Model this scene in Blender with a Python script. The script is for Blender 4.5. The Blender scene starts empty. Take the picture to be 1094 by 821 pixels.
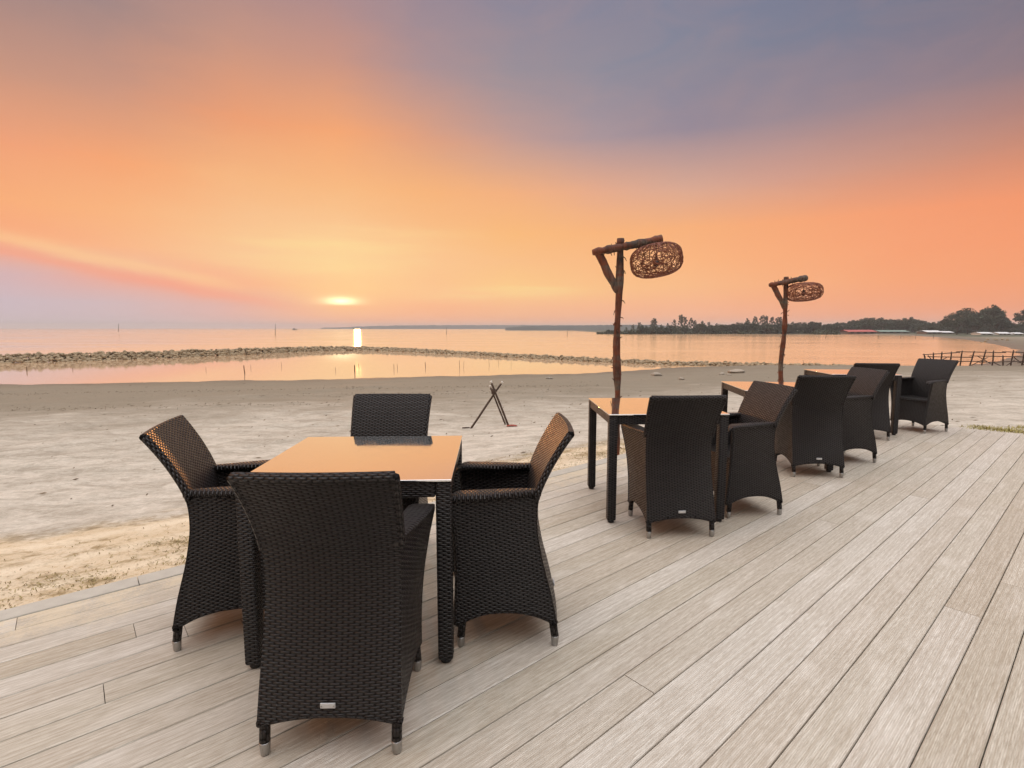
import bpy, math, random
import numpy as np
from mathutils import Vector, noise as mnoise

random.seed(7); rng = np.random.default_rng(7)
S = bpy.context.scene
COL = S.collection
R = math.radians
pi = math.pi

# ------------------------------------------------------------------ survey
# the photograph's camera, used to turn surveyed sight lines into real positions
F, CX, CY, EYE, HORIZ = 555.0, 547.0, 410.5, 1.33, 350.5
PITCH = math.atan((CY - HORIZ) / F)
WATER = -1.6

def sight(px, py):
    x = (px - CX) / F; v = (CY - py) / F
    return np.array([x, math.cos(PITCH) + v * math.sin(PITCH), v * math.cos(PITCH) - math.sin(PITCH)])
def on_plane(px, py, z=0.0):
    d = sight(px, py); t = (z - EYE) / d[2]
    return np.array([d[0] * t, d[1] * t, z])
def at_dist(px, py, Y):
    d = sight(px, py); return d * (Y / d[1]) + np.array([0, 0, EYE])

def lin(c):
    o = []
    for v in c:
        v = v / 255.0
        o.append(v / 12.92 if v <= 0.04045 else ((v + 0.055) / 1.055) ** 2.4)
    return (o[0], o[1], o[2], 1.0)

# ------------------------------------------------------------------ node helper
class NT:
    def __init__(self, tree):
        self.t = tree; self.n = tree.nodes; self.l = tree.links
    def new(self, typ, **kw):
        nd = self.n.new(typ)
        for k, v in kw.items(): setattr(nd, k, v)
        return nd
    def put(self, sock, v):
        if isinstance(v, bpy.types.NodeSocket): self.l.new(v, sock)
        elif v is not None: sock.default_value = v
    def math(self, op, a, b=None, c=None, clamp=False):
        nd = self.new('ShaderNodeMath', operation=op, use_clamp=clamp)
        self.put(nd.inputs[0], a)
        if b is not None: self.put(nd.inputs[1], b)
        if c is not None: self.put(nd.inputs[2], c)
        return nd.outputs[0]
    def mix(self, fac, a, b, mode='MIX'):
        nd = self.new('ShaderNodeMix', data_type='RGBA', blend_type=mode)
        self.put(nd.inputs[0], fac); self.put(nd.inputs[6], a); self.put(nd.inputs[7], b)
        return nd.outputs[2]
    def maprange(self, v, a, b, c=0.0, d=1.0, smooth=False):
        nd = self.new('ShaderNodeMapRange', interpolation_type='SMOOTHSTEP' if smooth else 'LINEAR')
        self.put(nd.inputs[0], v)
        for i, q in enumerate((a, b, c, d)): self.put(nd.inputs[1 + i], q)
        return nd.outputs[0]
    def noise(self, vec, scale, detail=3.0, rough=0.5, dist=0.0):
        nd = self.new('ShaderNodeTexNoise')
        if vec is not None: self.l.new(vec, nd.inputs['Vector'])
        nd.inputs['Scale'].default_value = scale; nd.inputs['Detail'].default_value = detail
        nd.inputs['Roughness'].default_value = rough; nd.inputs['Distortion'].default_value = dist
        return nd.outputs['Fac']
    def mapping(self, vec, scale=(1, 1, 1), rot=(0, 0, 0), loc=(0, 0, 0)):
        nd = self.new('ShaderNodeMapping')
        self.l.new(vec, nd.inputs[0]); self.put(nd.inputs['Location'], loc)
        nd.inputs['Rotation'].default_value = rot; nd.inputs['Scale'].default_value = scale
        return nd.outputs[0]
    def ramp(self, fac, stops, interp='LINEAR'):
        nd = self.new('ShaderNodeValToRGB'); cr = nd.color_ramp; cr.interpolation = interp
        while len(cr.elements) < len(stops): cr.elements.new(0.5)
        for e, (p, c) in zip(cr.elements, sorted(stops, key=lambda s: s[0])):
            e.position = p; e.color = c if len(c) == 4 else (*c, 1)
        self.put(nd.inputs[0], fac)
        return nd.outputs[0]
    def bump(self, h, dist, strength=1.0, normal=None):
        nd = self.new('ShaderNodeBump'); self.l.new(h, nd.inputs['Height'])
        nd.inputs['Distance'].default_value = dist; nd.inputs['Strength'].default_value = strength
        if normal is not None: self.l.new(normal, nd.inputs['Normal'])
        return nd.outputs[0]

def new_mat(name):
    m = bpy.data.materials.new(name); m.use_nodes = True
    nt = NT(m.node_tree); b = nt.n['Principled BSDF']
    return m, nt, b

def obj_co(nt): return nt.new('ShaderNodeTexCoord').outputs['Object']
def uv_co(nt): return nt.new('ShaderNodeTexCoord').outputs['UV']
def setp(nt, b, **kw):
    for k, v in kw.items(): nt.put(b.inputs[k.replace('_', ' ')], v)

# ------------------------------------------------------------------ materials
def mat_wicker(name='black_wicker', period=0.036, row=0.0083, base=(0.012, 0.0095, 0.0092)):
    m, nt, b = new_mat(name)
    sp = nt.new('ShaderNodeSeparateXYZ'); nt.l.new(uv_co(nt), sp.inputs[0])
    u, v = sp.outputs[0], sp.outputs[1]
    vr = nt.math('DIVIDE', v, row); j = nt.math('FLOOR', vr); fv = nt.math('FRACT', vr)
    ph = nt.math('MULTIPLY_ADD', j, 0.5, nt.math('DIVIDE', u, period))
    bu = nt.math('MULTIPLY_ADD', nt.math('COSINE', nt.math('MULTIPLY', ph, 2 * pi)), 0.5, 0.5)
    q = nt.math('MULTIPLY_ADD', fv, 2.0, -1.0)
    prof = nt.math('SQRT', nt.math('MAXIMUM', nt.math('SUBTRACT', 1.0, nt.math('MULTIPLY', q, q)), 0.0))
    h = nt.math('MULTIPLY', nt.math('POWER', prof, 0.7), nt.math('MULTIPLY_ADD', nt.math('POWER', bu, 0.6), 0.88, 0.12))
    uvn = nt.noise(uv_co(nt), 30, 2)
    rowid = nt.new('ShaderNodeTexWhiteNoise', noise_dimensions='2D')
    cmb = nt.new('ShaderNodeCombineXYZ'); nt.l.new(nt.math('FLOOR', ph), cmb.inputs[0]); nt.l.new(j, cmb.inputs[1])
    nt.l.new(cmb.outputs[0], rowid.inputs['Vector'])
    k = nt.math('MULTIPLY_ADD', rowid.outputs[0], 0.5, nt.math('MULTIPLY_ADD', uvn, 0.5, 0.45))
    col = nt.mix(1.0, (*base, 1), nt.new('ShaderNodeCombineXYZ').outputs[0], 'MULTIPLY')
    mul = nt.new('ShaderNodeMix', data_type='RGBA', blend_type='MIX')
    nt.put(mul.inputs[0], nt.math('MULTIPLY', nt.math('MULTIPLY', k, 0.75, clamp=True), nt.maprange(h, 0.05, 0.45, 0.0, 1.0)))
    nt.put(b.inputs['Specular IOR Level'], nt.maprange(h, 0.08, 0.5, 0.08, 0.5))
    mul.inputs[6].default_value = tuple(c * 0.45 for c in base) + (1,)  # weave dips darkened: shade of the gaps put into the colour
    mul.inputs[7].default_value = (base[0] * 1.7, base[1] * 1.5, base[2] * 1.45, 1)
    setp(nt, b, Base_Color=mul.outputs[2], Roughness=nt.maprange(uvn, 0.3, 0.7, 0.30, 0.48))
    nt.l.new(nt.bump(h, 0.0105, 1.0), b.inputs['Normal'])
    return m

def mat_simple(name, col, rough=0.5, metal=0.0, nscale=40, var=0.25, bump=0.0, bscale=None):
    m, nt, b = new_mat(name); co = obj_co(nt)
    n = nt.noise(co, nscale, 4)
    c = nt.mix(n, tuple(x * (1 - var) for x in col) + (1,), tuple(min(1, x * (1 + var)) for x in col) + (1,))
    setp(nt, b, Base_Color=c, Roughness=nt.maprange(n, 0.3, 0.7, max(0.02, rough - 0.08), min(1, rough + 0.08)), Metallic=metal)
    if bump: nt.l.new(nt.bump(nt.noise(co, bscale or nscale * 2, 5), bump), b.inputs['Normal'])
    return m

def mat_glass_top():
    m, nt, b = new_mat('smoked_glass_top'); co = obj_co(nt)
    n = nt.noise(nt.mapping(co, (1, 5, 1)), 3, 5, 0.6)
    n2 = nt.noise(co, 60, 3)
    setp(nt, b, Base_Color=nt.mix(n, (0.09, 0.11, 0.118, 1), (0.115, 0.135, 0.142, 1)),
         Roughness=nt.maprange(nt.math('ADD', nt.math('MULTIPLY', n2, 0.4), nt.math('MULTIPLY', nt.noise(co, 5, 5, 0.65, 1.2), 0.6)), 0.4, 0.65, 0.025, 0.14), IOR=5.0)
    b.inputs['Specular IOR Level'].default_value = 0.95
    b.inputs['Coat Weight'].default_value = 1.0; b.inputs['Coat Roughness'].default_value = 0.03; b.inputs['Coat IOR'].default_value = 1.9
    nt.l.new(nt.bump(n, 0.0006, 0.35), b.inputs['Normal'])
    return m

def mat_deck():
    m, nt, b = new_mat('weathered_deck_board'); uv = uv_co(nt)
    rnd = nt.new('ShaderNodeNewGeometry').outputs['Random Per Island']
    off = nt.new('ShaderNodeCombineXYZ'); nt.l.new(nt.math('MULTIPLY', rnd, 37.0), off.inputs[0]); nt.l.new(nt.math('MULTIPLY', rnd, 11.0), off.inputs[1])
    ad = nt.new('ShaderNodeVectorMath', operation='ADD'); nt.l.new(uv, ad.inputs[0]); nt.l.new(off.outputs[0], ad.inputs[1])
    p = ad.outputs[0]
    stretch = nt.mapping(p, (1.6, 30, 1))
    g1 = nt.noise(stretch, 2.2, 6, 0.62, 0.6)          # long grain
    g2 = nt.noise(nt.mapping(p, (9, 110, 1)), 2.0, 5, 0.68)   # fine fibres
    blot = nt.noise(nt.mapping(p, (1.2, 3.5, 1)), 2.0, 4, 0.6, 0.4)
    wv = nt.new('ShaderNodeTexWave', wave_type='BANDS', bands_direction='Y', wave_profile='SIN')
    nt.l.new(nt.mapping(p, (0.35, 5.2, 1)), wv.inputs[0])
    wv.inputs['Scale'].default_value = 3.0; wv.inputs['Distortion'].default_value = 9.0
    wv.inputs['Detail'].default_value = 3.0; wv.inputs['Detail Scale'].default_value = 1.1
    cath = wv.outputs['Fac']
    base = nt.ramp(rnd, [(0.0, (0.60, 0.55, 0.465)), (0.22, (0.65, 0.605, 0.53)), (0.45, (0.55, 0.49, 0.40)), (0.62, (0.70, 0.66, 0.60)), (0.8, (0.58, 0.52, 0.435)), (1.0, (0.65, 0.595, 0.51))])
    c = nt.mix(nt.maprange(g1, 0.36, 0.66, 0, 0.65), base, nt.mix(1.0, base, (0.60, 0.55, 0.50, 1), 'MULTIPLY'))
    c = nt.mix(nt.maprange(cath, 0.60, 0.92, 0, 0.5), c, nt.mix(1.0, base, (0.66, 0.60, 0.54, 1), 'MULTIPLY'))
    c = nt.mix(nt.maprange(g2, 0.42, 0.66, 0, 0.75), c, nt.mix(1.0, base, (0.50, 0.45, 0.40, 1), 'MULTIPLY'))
    c = nt.mix(nt.maprange(blot, 0.52, 0.78, 0, 0.45), c, (0.76, 0.71, 0.65, 1))
    # fine milled ribs along the board
    sp = nt.new('ShaderNodeSeparateXYZ'); nt.l.new(p, sp.inputs[0])
    rib = nt.math('SINE', nt.math('MULTIPLY', sp.outputs[1], 2 * pi / 0.0062))
    c = nt.mix(nt.maprange(rib, 0.2, -0.9, 0, 0.34), c, nt.mix(1.0, base, (0.5, 0.46, 0.42, 1), 'MULTIPLY'))
    dirt = nt.noise(uv, 1.1, 5, 0.65)
    c = nt.mix(nt.maprange(dirt, 0.5, 0.75, 0, 0.3), c, nt.mix(1.0, c, (0.72, 0.66, 0.58, 1), 'MULTIPLY'))
    # sand blown onto the boards next to the beach
    pos = obj_co(nt); dv = nt.new('ShaderNodeVectorMath', operation='DOT_PRODUCT'); nt.l.new(pos, dv.inputs[0]); dv.inputs[1].default_value = (math.cos(R(49.5)), -math.sin(R(49.5)), 0)
    near = nt.maprange(nt.math('ADD', dv.outputs['Value'], 3.34), 0.05, 0.75, 1.0, 0.0)
    sn = nt.math('ADD', nt.math('MULTIPLY', nt.noise(pos, 5, 5, 0.65), 0.6), nt.math('MULTIPLY', nt.noise(pos, 90, 3, 0.7), 0.4))
    c = nt.mix(nt.math('MULTIPLY', nt.maprange(nt.math('MULTIPLY_ADD', near, 0.16, sn), 0.56, 0.66), nt.math('MULTIPLY', near, 0.8)), c, (0.62, 0.51, 0.36, 1))
    setp(nt, b, Base_Color=c, Roughness=nt.maprange(g1, 0.3, 0.7, 0.52, 0.75))
    b.inputs['Specular IOR Level'].default_value = 0.35
    hh = nt.math('ADD', nt.math('MULTIPLY', rib, 0.35), nt.math('ADD', g2, g1))
    nt.l.new(nt.bump(hh, 0.0012, 0.8), b.inputs['Normal'])
    return m

def mat_sand():
    m, nt, b = new_mat('beach_sand'); co = obj_co(nt)
    sd = nt.new('ShaderNodeAttribute', attribute_name='shore'); s = sd.outputs['Fac']      # metres from the waterline
    dd = nt.new('ShaderNodeAttribute', attribute_name='deckdist').outputs['Fac']           # metres from the deck edge
    along = nt.mapping(co, (0.5, 1.0, 1), rot=(0, 0, R(-8)))     # tide marks run along the shore
    streak = nt.noise(along, 1.3, 6, 0.62, 0.5)
    streak2 = nt.noise(nt.mapping(co, (0.8, 1.45, 1), rot=(0, 0, R(-8))), 2.4, 9, 0.74, 0.7)
    big = nt.noise(co, 0.25, 4, 0.55)
    flake = nt.noise(nt.mapping(co, (1, 1.6, 1)), 9, 6, 0.7, 0.4)
    mid = nt.noise(co, 1.6, 5, 0.6)
    fine = nt.noise(co, 26, 5, 0.7)
    grit = nt.noise(co, 140, 3, 0.7)
    wet = (0.155, 0.124, 0.085, 1); damp = (0.235, 0.200, 0.148, 1); salt = (0.62, 0.565, 0.485, 1); dry = (0.63, 0.50, 0.335, 1); dry2 = (0.72, 0.61, 0.46, 1)
    warped = nt.math('ADD', s, nt.math('MULTIPLY_ADD', streak, 8.0, nt.math('MULTIPLY_ADD', big, 5.0, -6.5)))
    c = nt.mix(nt.maprange(warped, 0.5, 12.0, smooth=True), wet, damp)
    saltm = nt.math('MULTIPLY', nt.maprange(warped, 14.5, 24.0, smooth=True), nt.maprange(nt.math('ADD', nt.math('MULTIPLY', streak2, 0.75), nt.math('MULTIPLY', flake, 0.25)), 0.40, 0.58, 0.35, 1.0))
    c = nt.mix(saltm, c, salt)
    c = nt.mix(nt.math('MULTIPLY', nt.maprange(streak2, 0.60, 0.72), nt.maprange(warped, 13.0, 17.0)), c, (0.45, 0.385, 0.305, 1))
    dw = nt.math('ADD', dd, nt.math('MULTIPLY_ADD', mid, 0.9, nt.math('MULTIPLY_ADD', streak, 1.0, -0.95)))
    drym = nt.maprange(dw, 1.95, 1.55, smooth=True)
    dcol = nt.mix(nt.maprange(mid, 0.35, 0.65), dry, dry2)
    dcol = nt.mix(nt.maprange(fine, 0.5, 0.68, 0, 0.75), dcol, (0.40, 0.27, 0.14, 1))
    weedn = nt.noise(nt.mapping(co, (0.7, 1.0, 1), rot=(0, 0, R(40))), 3.2, 6, 0.75, 0.5)
    dcol = nt.mix(nt.maprange(weedn, 0.52, 0.62, 0, 0.8), dcol, (0.27, 0.19, 0.085, 1))
    trk = nt.math('SINE', nt.math('MULTIPLY_ADD', dd, 13.0, nt.math('MULTIPLY', mid, 5.0)))      # raked bands parallel to the deck
    dcol = nt.mix(nt.maprange(trk, 0.2, 0.9, 0, 0.5), dcol, (0.80, 0.69, 0.53, 1))
    dcol = nt.mix(nt.maprange(flake, 0.55, 0.66, 0, 0.5), dcol, (0.36, 0.25, 0.13, 1))
    c = nt.mix(drym, c, dcol)
    edge = nt.math('MULTIPLY', nt.maprange(dw, 1.5, 1.72, smooth=True), nt.maprange(dw, 2.05, 1.8, smooth=True))
    c = nt.mix(nt.math('MULTIPLY', edge, nt.maprange(flake, 0.42, 0.6, 0, 0.75)), c, (0.22, 0.165, 0.085, 1))
    c = nt.mix(nt.maprange(grit, 0.55, 0.75, 0, 0.45), c, nt.mix(1.0, c, (0.5, 0.46, 0.4, 1), 'MULTIPLY'))
    c = nt.mix(nt.maprange(fine, 0.36, 0.6, 0.55, 0.0), c, nt.mix(1.0, c, (0.7, 0.66, 0.62, 1), 'MULTIPLY'))
    vg = nt.new('ShaderNodeAttribute', attribute_name='veg').outputs['Fac']      # scrubby ground under the far trees
    c = nt.mix(vg, c, nt.mix(mid, (0.045, 0.055, 0.03, 1), (0.10, 0.10, 0.06, 1)))
    rough = nt.maprange(warped, 0.0, 7.0, 0.42, 0.85)
    setp(nt, b, Base_Color=c, Roughness=rough)
    b.inputs['Specular IOR Level'].default_value = 0.3
    h = nt.math('ADD', nt.math('MULTIPLY', streak2, 1.0), nt.math('ADD', nt.math('MULTIPLY', mid, 1.3), nt.math('MULTIPLY', fine, 0.35)))
    nt.l.new(nt.bump(h, 0.028, 0.8, nt.bump(grit, 0.004, 0.6)), b.inputs['Normal'])
    return m

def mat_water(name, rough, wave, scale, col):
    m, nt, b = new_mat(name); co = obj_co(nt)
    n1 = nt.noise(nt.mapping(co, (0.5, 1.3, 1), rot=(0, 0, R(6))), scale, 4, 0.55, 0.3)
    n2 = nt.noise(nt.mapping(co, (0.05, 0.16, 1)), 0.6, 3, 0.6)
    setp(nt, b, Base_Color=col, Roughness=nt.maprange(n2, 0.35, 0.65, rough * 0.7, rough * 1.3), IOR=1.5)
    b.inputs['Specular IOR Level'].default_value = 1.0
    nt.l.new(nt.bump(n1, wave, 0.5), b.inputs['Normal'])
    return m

def mat_bark(name, pale, dark, red):
    m, nt, b = new_mat(name); co = obj_co(nt)
    n1 = nt.noise(nt.mapping(co, (1, 1, 0.35)), 9, 5, 0.65)
    n2 = nt.noise(nt.mapping(co, (1, 1, 0.12)), 55, 4, 0.6)
    band = nt.noise(nt.mapping(co, (0.2, 0.2, 1)), 4.5, 3, 0.6)
    c = nt.mix(nt.maprange(n1, 0.38, 0.62), dark, red)
    c = nt.mix(nt.maprange(band, 0.50, 0.60), c, nt.mix(nt.maprange(n2, 0.3, 0.7), pale, dark))
    setp(nt, b, Base_Color=c, Roughness=0.72)
    nt.l.new(nt.bump(nt.math('ADD', n1, nt.math('MULTIPLY', n2, 0.7)), 0.022, 1.0), b.inputs['Normal'])
    return m

def mat_leaf(name, a, bcol):
    m, nt, b = new_mat(name)
    rnd = nt.new('ShaderNodeNewGeometry').outputs['Random Per Island']
    oi = nt.new('ShaderNodeObjectInfo').outputs['Random']
    c = nt.mix(rnd, a, bcol)
    c = nt.mix(nt.math('MULTIPLY', oi, 0.45), c, (0.05, 0.065, 0.045, 1))
    setp(nt, b, Base_Color=c, Roughness=0.6)
    b.inputs['Specular IOR Level'].default_value = 0.2
    return m

M = {}
M['wicker'] = mat_wicker()
M['wicker_edge'] = mat_wicker('wicker_edge_wrap', 0.030, 0.0095, (0.013, 0.011, 0.011))
M['metal'] = mat_simple('brushed_metal', (0.42, 0.41, 0.40), 0.38, 1.0, 120, 0.2)
M['plate'] = mat_simple('aluminium_plate', (0.62, 0.62, 0.63), 0.42, 0.7, 200, 0.1)
M['glass'] = mat_glass_top()
M['rubber'] = mat_simple('black_rubber', (0.014, 0.013, 0.013), 0.55, 0.0, 60)
M['deck'] = mat_deck()
M['deck_edge'] = mat_simple('grey_edge_board', (0.42, 0.385, 0.33), 0.7, 0.0, 14, 0.22, 0.002, 80)
M['under'] = mat_simple('dark_gap_slab', (0.045, 0.036, 0.028), 0.85, 0, 12)  # dark tone stands in for shade between the deck boards
M['sand'] = mat_sand()
M['sea'] = mat_water('sea_water', 0.13, 0.07, 1.2, (0.68, 0.435, 0.24, 1))  # orange glow of the reflected sky partly put into the base colour
M['lagoon'] = mat_water('lagoon_water', 0.05, 0.005, 1.1, (0.62, 0.42, 0.26, 1))  # base colour also carries some of the sky's orange reflection
M['bark'] = mat_bark('driftwood_bark', (0.21, 0.165, 0.125, 1), (0.026, 0.015, 0.010, 1), (0.20, 0.052, 0.020, 1))
M['rattan'] = mat_simple('woven_rattan', (0.21, 0.058, 0.023), 0.55, 0, 30, 0.5)
M['bulb'] = mat_simple('dark_bulb', (0.03, 0.025, 0.022), 0.25, 0, 20)
M['rock'] = mat_simple('breakwater_rock', (0.33, 0.25, 0.155), 0.85, 0, 2.6, 0.55, 0.05, 7)
M['shellrock'] = mat_simple('pale_beach_stone', (0.36, 0.31, 0.25), 0.85, 0, 6, 0.4, 0.02, 14)
M['stick'] = mat_simple('weathered_stick', (0.075, 0.047, 0.033), 0.8, 0, 18, 0.5, 0.004)
M['stake'] = mat_simple('lagoon_stake_wood', (0.12, 0.065, 0.035), 0.8, 0, 18, 0.4)
M['cloth_red'] = mat_simple('red_pad', (0.30, 0.060, 0.035), 0.7, 0, 20, 0.3)
M['white_tip'] = mat_simple('whitewashed_tip', (0.60, 0.56, 0.50), 0.7, 0, 30, 0.2)
M['leafA'] = mat_leaf('needle_foliage', (0.045, 0.065, 0.048, 1), (0.09, 0.11, 0.075, 1))
M['leafB'] = mat_leaf('broad_foliage', (0.035, 0.055, 0.034, 1), (0.075, 0.095, 0.055, 1))
M['trunk'] = mat_simple('far_trunk', (0.09, 0.07, 0.05), 0.85, 0, 3, 0.3)
M['hill'] = mat_simple('wooded_headland', (0.055, 0.065, 0.06), 0.9, 0, 0.05, 0.4)
M['red_roof'] = mat_simple('red_roof_sheet', (0.42, 0.085, 0.070), 0.6, 0, 1.5, 0.25)
M['white_roof'] = mat_simple('white_roof_sheet', (0.72, 0.72, 0.72), 0.5, 0, 1.5, 0.12)
M['green_roof'] = mat_simple('grey_green_roof', (0.20, 0.27, 0.23), 0.6, 0, 1.5, 0.2)
M['wall_dark'] = mat_simple('dim_hut_wall', (0.20, 0.15, 0.13), 0.8, 0, 1.5, 0.3)
M['wall_white'] = mat_simple('pale_hut_wall', (0.70, 0.68, 0.64), 0.7, 0, 1.5, 0.15)
M['window'] = mat_simple('dark_window_glass', (0.02, 0.022, 0.025), 0.12, 0, 3)
M['weed'] = mat_leaf('dry_seaweed', (0.16, 0.115, 0.045, 1), (0.34, 0.27, 0.10, 1))
M['wrack'] = mat_leaf('tide_wrack', (0.09, 0.065, 0.04, 1), (0.22, 0.17, 0.11, 1))
M['grass'] = mat_leaf('beach_grass', (0.30, 0.27, 0.07, 1), (0.52, 0.43, 0.15, 1))
M['hull'] = mat_simple('boat_hull', (0.10, 0.08, 0.075), 0.6, 0, 4)

# ------------------------------------------------------------------ mesh builder
class MB:
    def __init__(self): self.v = []; self.f = []; self.uv = []; self.mi = []; self.sm = []; self.cur = 0
    def add(self, verts, faces, uvs=None, smooth=True):
        o = len(self.v); self.v.extend([tuple(map(float, p)) for p in verts])
        for i, fc in enumerate(faces):
            self.f.append(tuple(o + k for k in fc)); self.mi.append(self.cur); self.sm.append(smooth)
            self.uv.append(uvs[i] if uvs is not None else [(0, 0)] * len(fc))
    def grid(self, P, UV, flip=False, closed_u=False, smooth=True):
        nv, nu = P.shape[:2]; verts = P.reshape(-1, 3); faces = []; uvs = []
        for j in range(nv - 1):
            for i in range(nu - 1):
                a, b, c, d = j * nu + i, j * nu + i + 1, (j + 1) * nu + i + 1, (j + 1) * nu + i
                q = [(a, UV[j, i]), (b, UV[j, i + 1]), (c, UV[j + 1, i + 1]), (d, UV[j + 1, i])]
                if flip: q.reverse()
                faces.append([x[0] for x in q]); uvs.append([tuple(x[1]) for x in q])
        self.add(verts, faces, uvs, smooth)
    def slab(self, P, thick, flip=False):
        """closed panel: P is the outer face grid; thickness goes against the normal"""
        du = np.gradient(P, axis=1); dv = np.gradient(P, axis=0)
        N = np.cross(du, dv); N /= np.linalg.norm(N, axis=2, keepdims=True) + 1e-12
        if flip: N = -N
        Q = P - N * thick
        au = np.zeros(P.shape[:2]); av = np.zeros(P.shape[:2])
        au[:, 1:] = np.cumsum(np.linalg.norm(np.diff(P, axis=1), axis=2), axis=1)
        av[1:, :] = np.cumsum(np.linalg.norm(np.diff(P, axis=0), axis=2), axis=0)
        au = au - au[:, P.shape[1] // 2][:, None]
        av = av - av[-1:, :]
        UV = np.stack([au, av], axis=2)
        self.grid(P, UV, flip); self.grid(Q, UV, not flip)
        for (A, B, U, fl) in ((P[0], Q[0], UV[0], True), (P[-1], Q[-1], UV[-1], False), (P[:, 0], Q[:, 0], UV[:, 0], False), (P[:, -1], Q[:, -1], UV[:, -1], True)):
            G = np.stack([A, B]); W = np.stack([U, U + np.array([0.0, thick])])
            self.grid(G, W, fl ^ flip)
        return P, UV
    def tube(self, pts, rad, n=8, caps=True, squash=None, smooth=True):
        pts = np.asarray(pts, float); k = len(pts)
        if np.isscalar(rad): rad = np.full(k, rad)
        T = np.gradient(pts, axis=0); T /= np.linalg.norm(T, axis=1, keepdims=True) + 1e-12
        up = np.array([0, 0, 1.0]) if abs(T[0][2]) < 0.9 else np.array([1.0, 0, 0])
        rings = []; L = 0; UV = np.zeros((k, n + 1, 2))
        X = np.cross(up, T[0]); X /= np.linalg.norm(X)
        for i in range(k):
            X = X - T[i] * (X @ T[i]); X /= np.linalg.norm(X) + 1e-12
            Y = np.cross(T[i], X)
            if i: L += np.linalg.norm(pts[i] - pts[i - 1])
            ang = np.linspace(0, 2 * pi, n + 1)
            rings.append(pts[i] + rad[i] * (np.cos(ang)[:, None] * X + np.sin(ang)[:, None] * Y))
            UV[i, :, 0] = L; UV[i, :, 1] = ang / (2 * pi) * (2 * pi * float(np.mean(rad)))
        P = np.array(rings); verts = P[:, :n].reshape(-1, 3); faces = []; uvs = []
        for i in range(k - 1):
            for j in range(n):
                j2 = (j + 1) % n
                faces.append((i * n + j, i * n + j2, (i + 1) * n + j2, (i + 1) * n + j))
                uvs.append([tuple(UV[i, j]), tuple(UV[i, j + 1]), tuple(UV[i + 1, j + 1]), tuple(UV[i + 1, j])])
        if caps:
            faces.append(tuple(range(n - 1, -1, -1))); uvs.append([(0, 0)] * n)
            faces.append(tuple((k - 1) * n + j for j in range(n))); uvs.append([(0, 0)] * n)
        self.add(verts, faces, uvs, smooth)
    def loft(self, rings, smooth=True, caps=True):
        """rings: list of equal-length closed loops"""
        k = len(rings); n = len(rings[0]); P = np.array(rings, float)
        verts = P.reshape(-1, 3); faces = []; uvs = []
        cl = np.zeros((k, n + 1)); Pc = np.concatenate([P, P[:, :1]], axis=1)
        cl[:, 1:] = np.cumsum(np.linalg.norm(np.diff(Pc, axis=1), axis=2), axis=1)
        al = np.zeros(k); al[1:] = np.cumsum(np.linalg.norm(np.diff(P.mean(axis=1), axis=0), axis=1))
        for i in range(k - 1):
            for j in range(n):
                j2 = (j + 1) % n
                faces.append((i * n + j, i * n + j2, (i + 1) * n + j2, (i + 1) * n + j))
                uvs.append([(cl[i, j], al[i]), (cl[i, j + 1], al[i]), (cl[i + 1, j + 1], al[i + 1]), (cl[i + 1, j], al[i + 1])])
        if caps:
            faces.append(tuple(range(n - 1, -1, -1))); uvs.append([(p[0], p[1]) for p in P[0][::-1]])
            faces.append(tuple((k - 1) * n + j for j in range(n))); uvs.append([(p[0], p[1]) for p in P[-1]])
        self.add(verts, faces, uvs, smooth)
        if caps: self.sm[-1] = self.sm[-2] = False
    def box(self, c, s, r=0.0, axis=None):
        """rounded-edge box: stacked rounded rectangles along z"""
        x, y, z = s[0] / 2, s[1] / 2, s[2] / 2; r = min(r, x * .9, y * .9, z * .9) if r else 0.0
        def ring(ins, zz):
            out = []; rr = max(r - ins, 0.0002) if r else 0.0
            X, Y = x - ins, y - ins
            if not r: return [(c[0] - X, c[1] - Y, c[2] + zz), (c[0] + X, c[1] - Y, c[2] + zz), (c[0] + X, c[1] + Y, c[2] + zz), (c[0] - X, c[1] + Y, c[2] + zz)]
            for (sx, sy, a0) in ((1, -1, -90), (1, 1, 0), (-1, 1, 90), (-1, -1, 180)):
                for q in (0, 30, 60, 90):
                    a = R(a0 + q); out.append((c[0] + sx * (X - rr) + rr * math.cos(a), c[1] + sy * (Y - rr) + rr * math.sin(a), c[2] + zz))
            return out
        if r: rings = [ring(r * .7, -z), ring(r * .2, -z + r * .3), ring(0, -z + r), ring(0, z - r), ring(r * .2, z - r * .3), ring(r * .7, z)]
        else: rings = [ring(0, -z), ring(0, z)]
        self.loft(rings, smooth=bool(r))
    def mesh(self, name, mats):
        me = bpy.data.meshes.new(name)
        me.from_pydata(self.v, [], self.f)
        if not isinstance(mats, (list, tuple)): mats = [mats]
        for m in mats: me.materials.append(m)
        me.polygons.foreach_set('material_index', self.mi)
        me.polygons.foreach_set('use_smooth', self.sm)
        ul = me.uv_layers.new(name='UVMap')
        flat = np.array([c for q in self.uv for p in q for c in p], dtype=np.float32)
        ul.data.foreach_set('uv', flat)
        me.update()
        return me
    def build(self, name, mats, parent=None, loc=(0, 0, 0), autosmooth=None):
        o = bpy.data.objects.new(name, self.mesh(name, mats)); COL.objects.link(o)
        if parent is not None: o.parent = parent
        o.location = loc
        if autosmooth:
            o.data.set_sharp_from_angle(angle=R(autosmooth))
        return o

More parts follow.
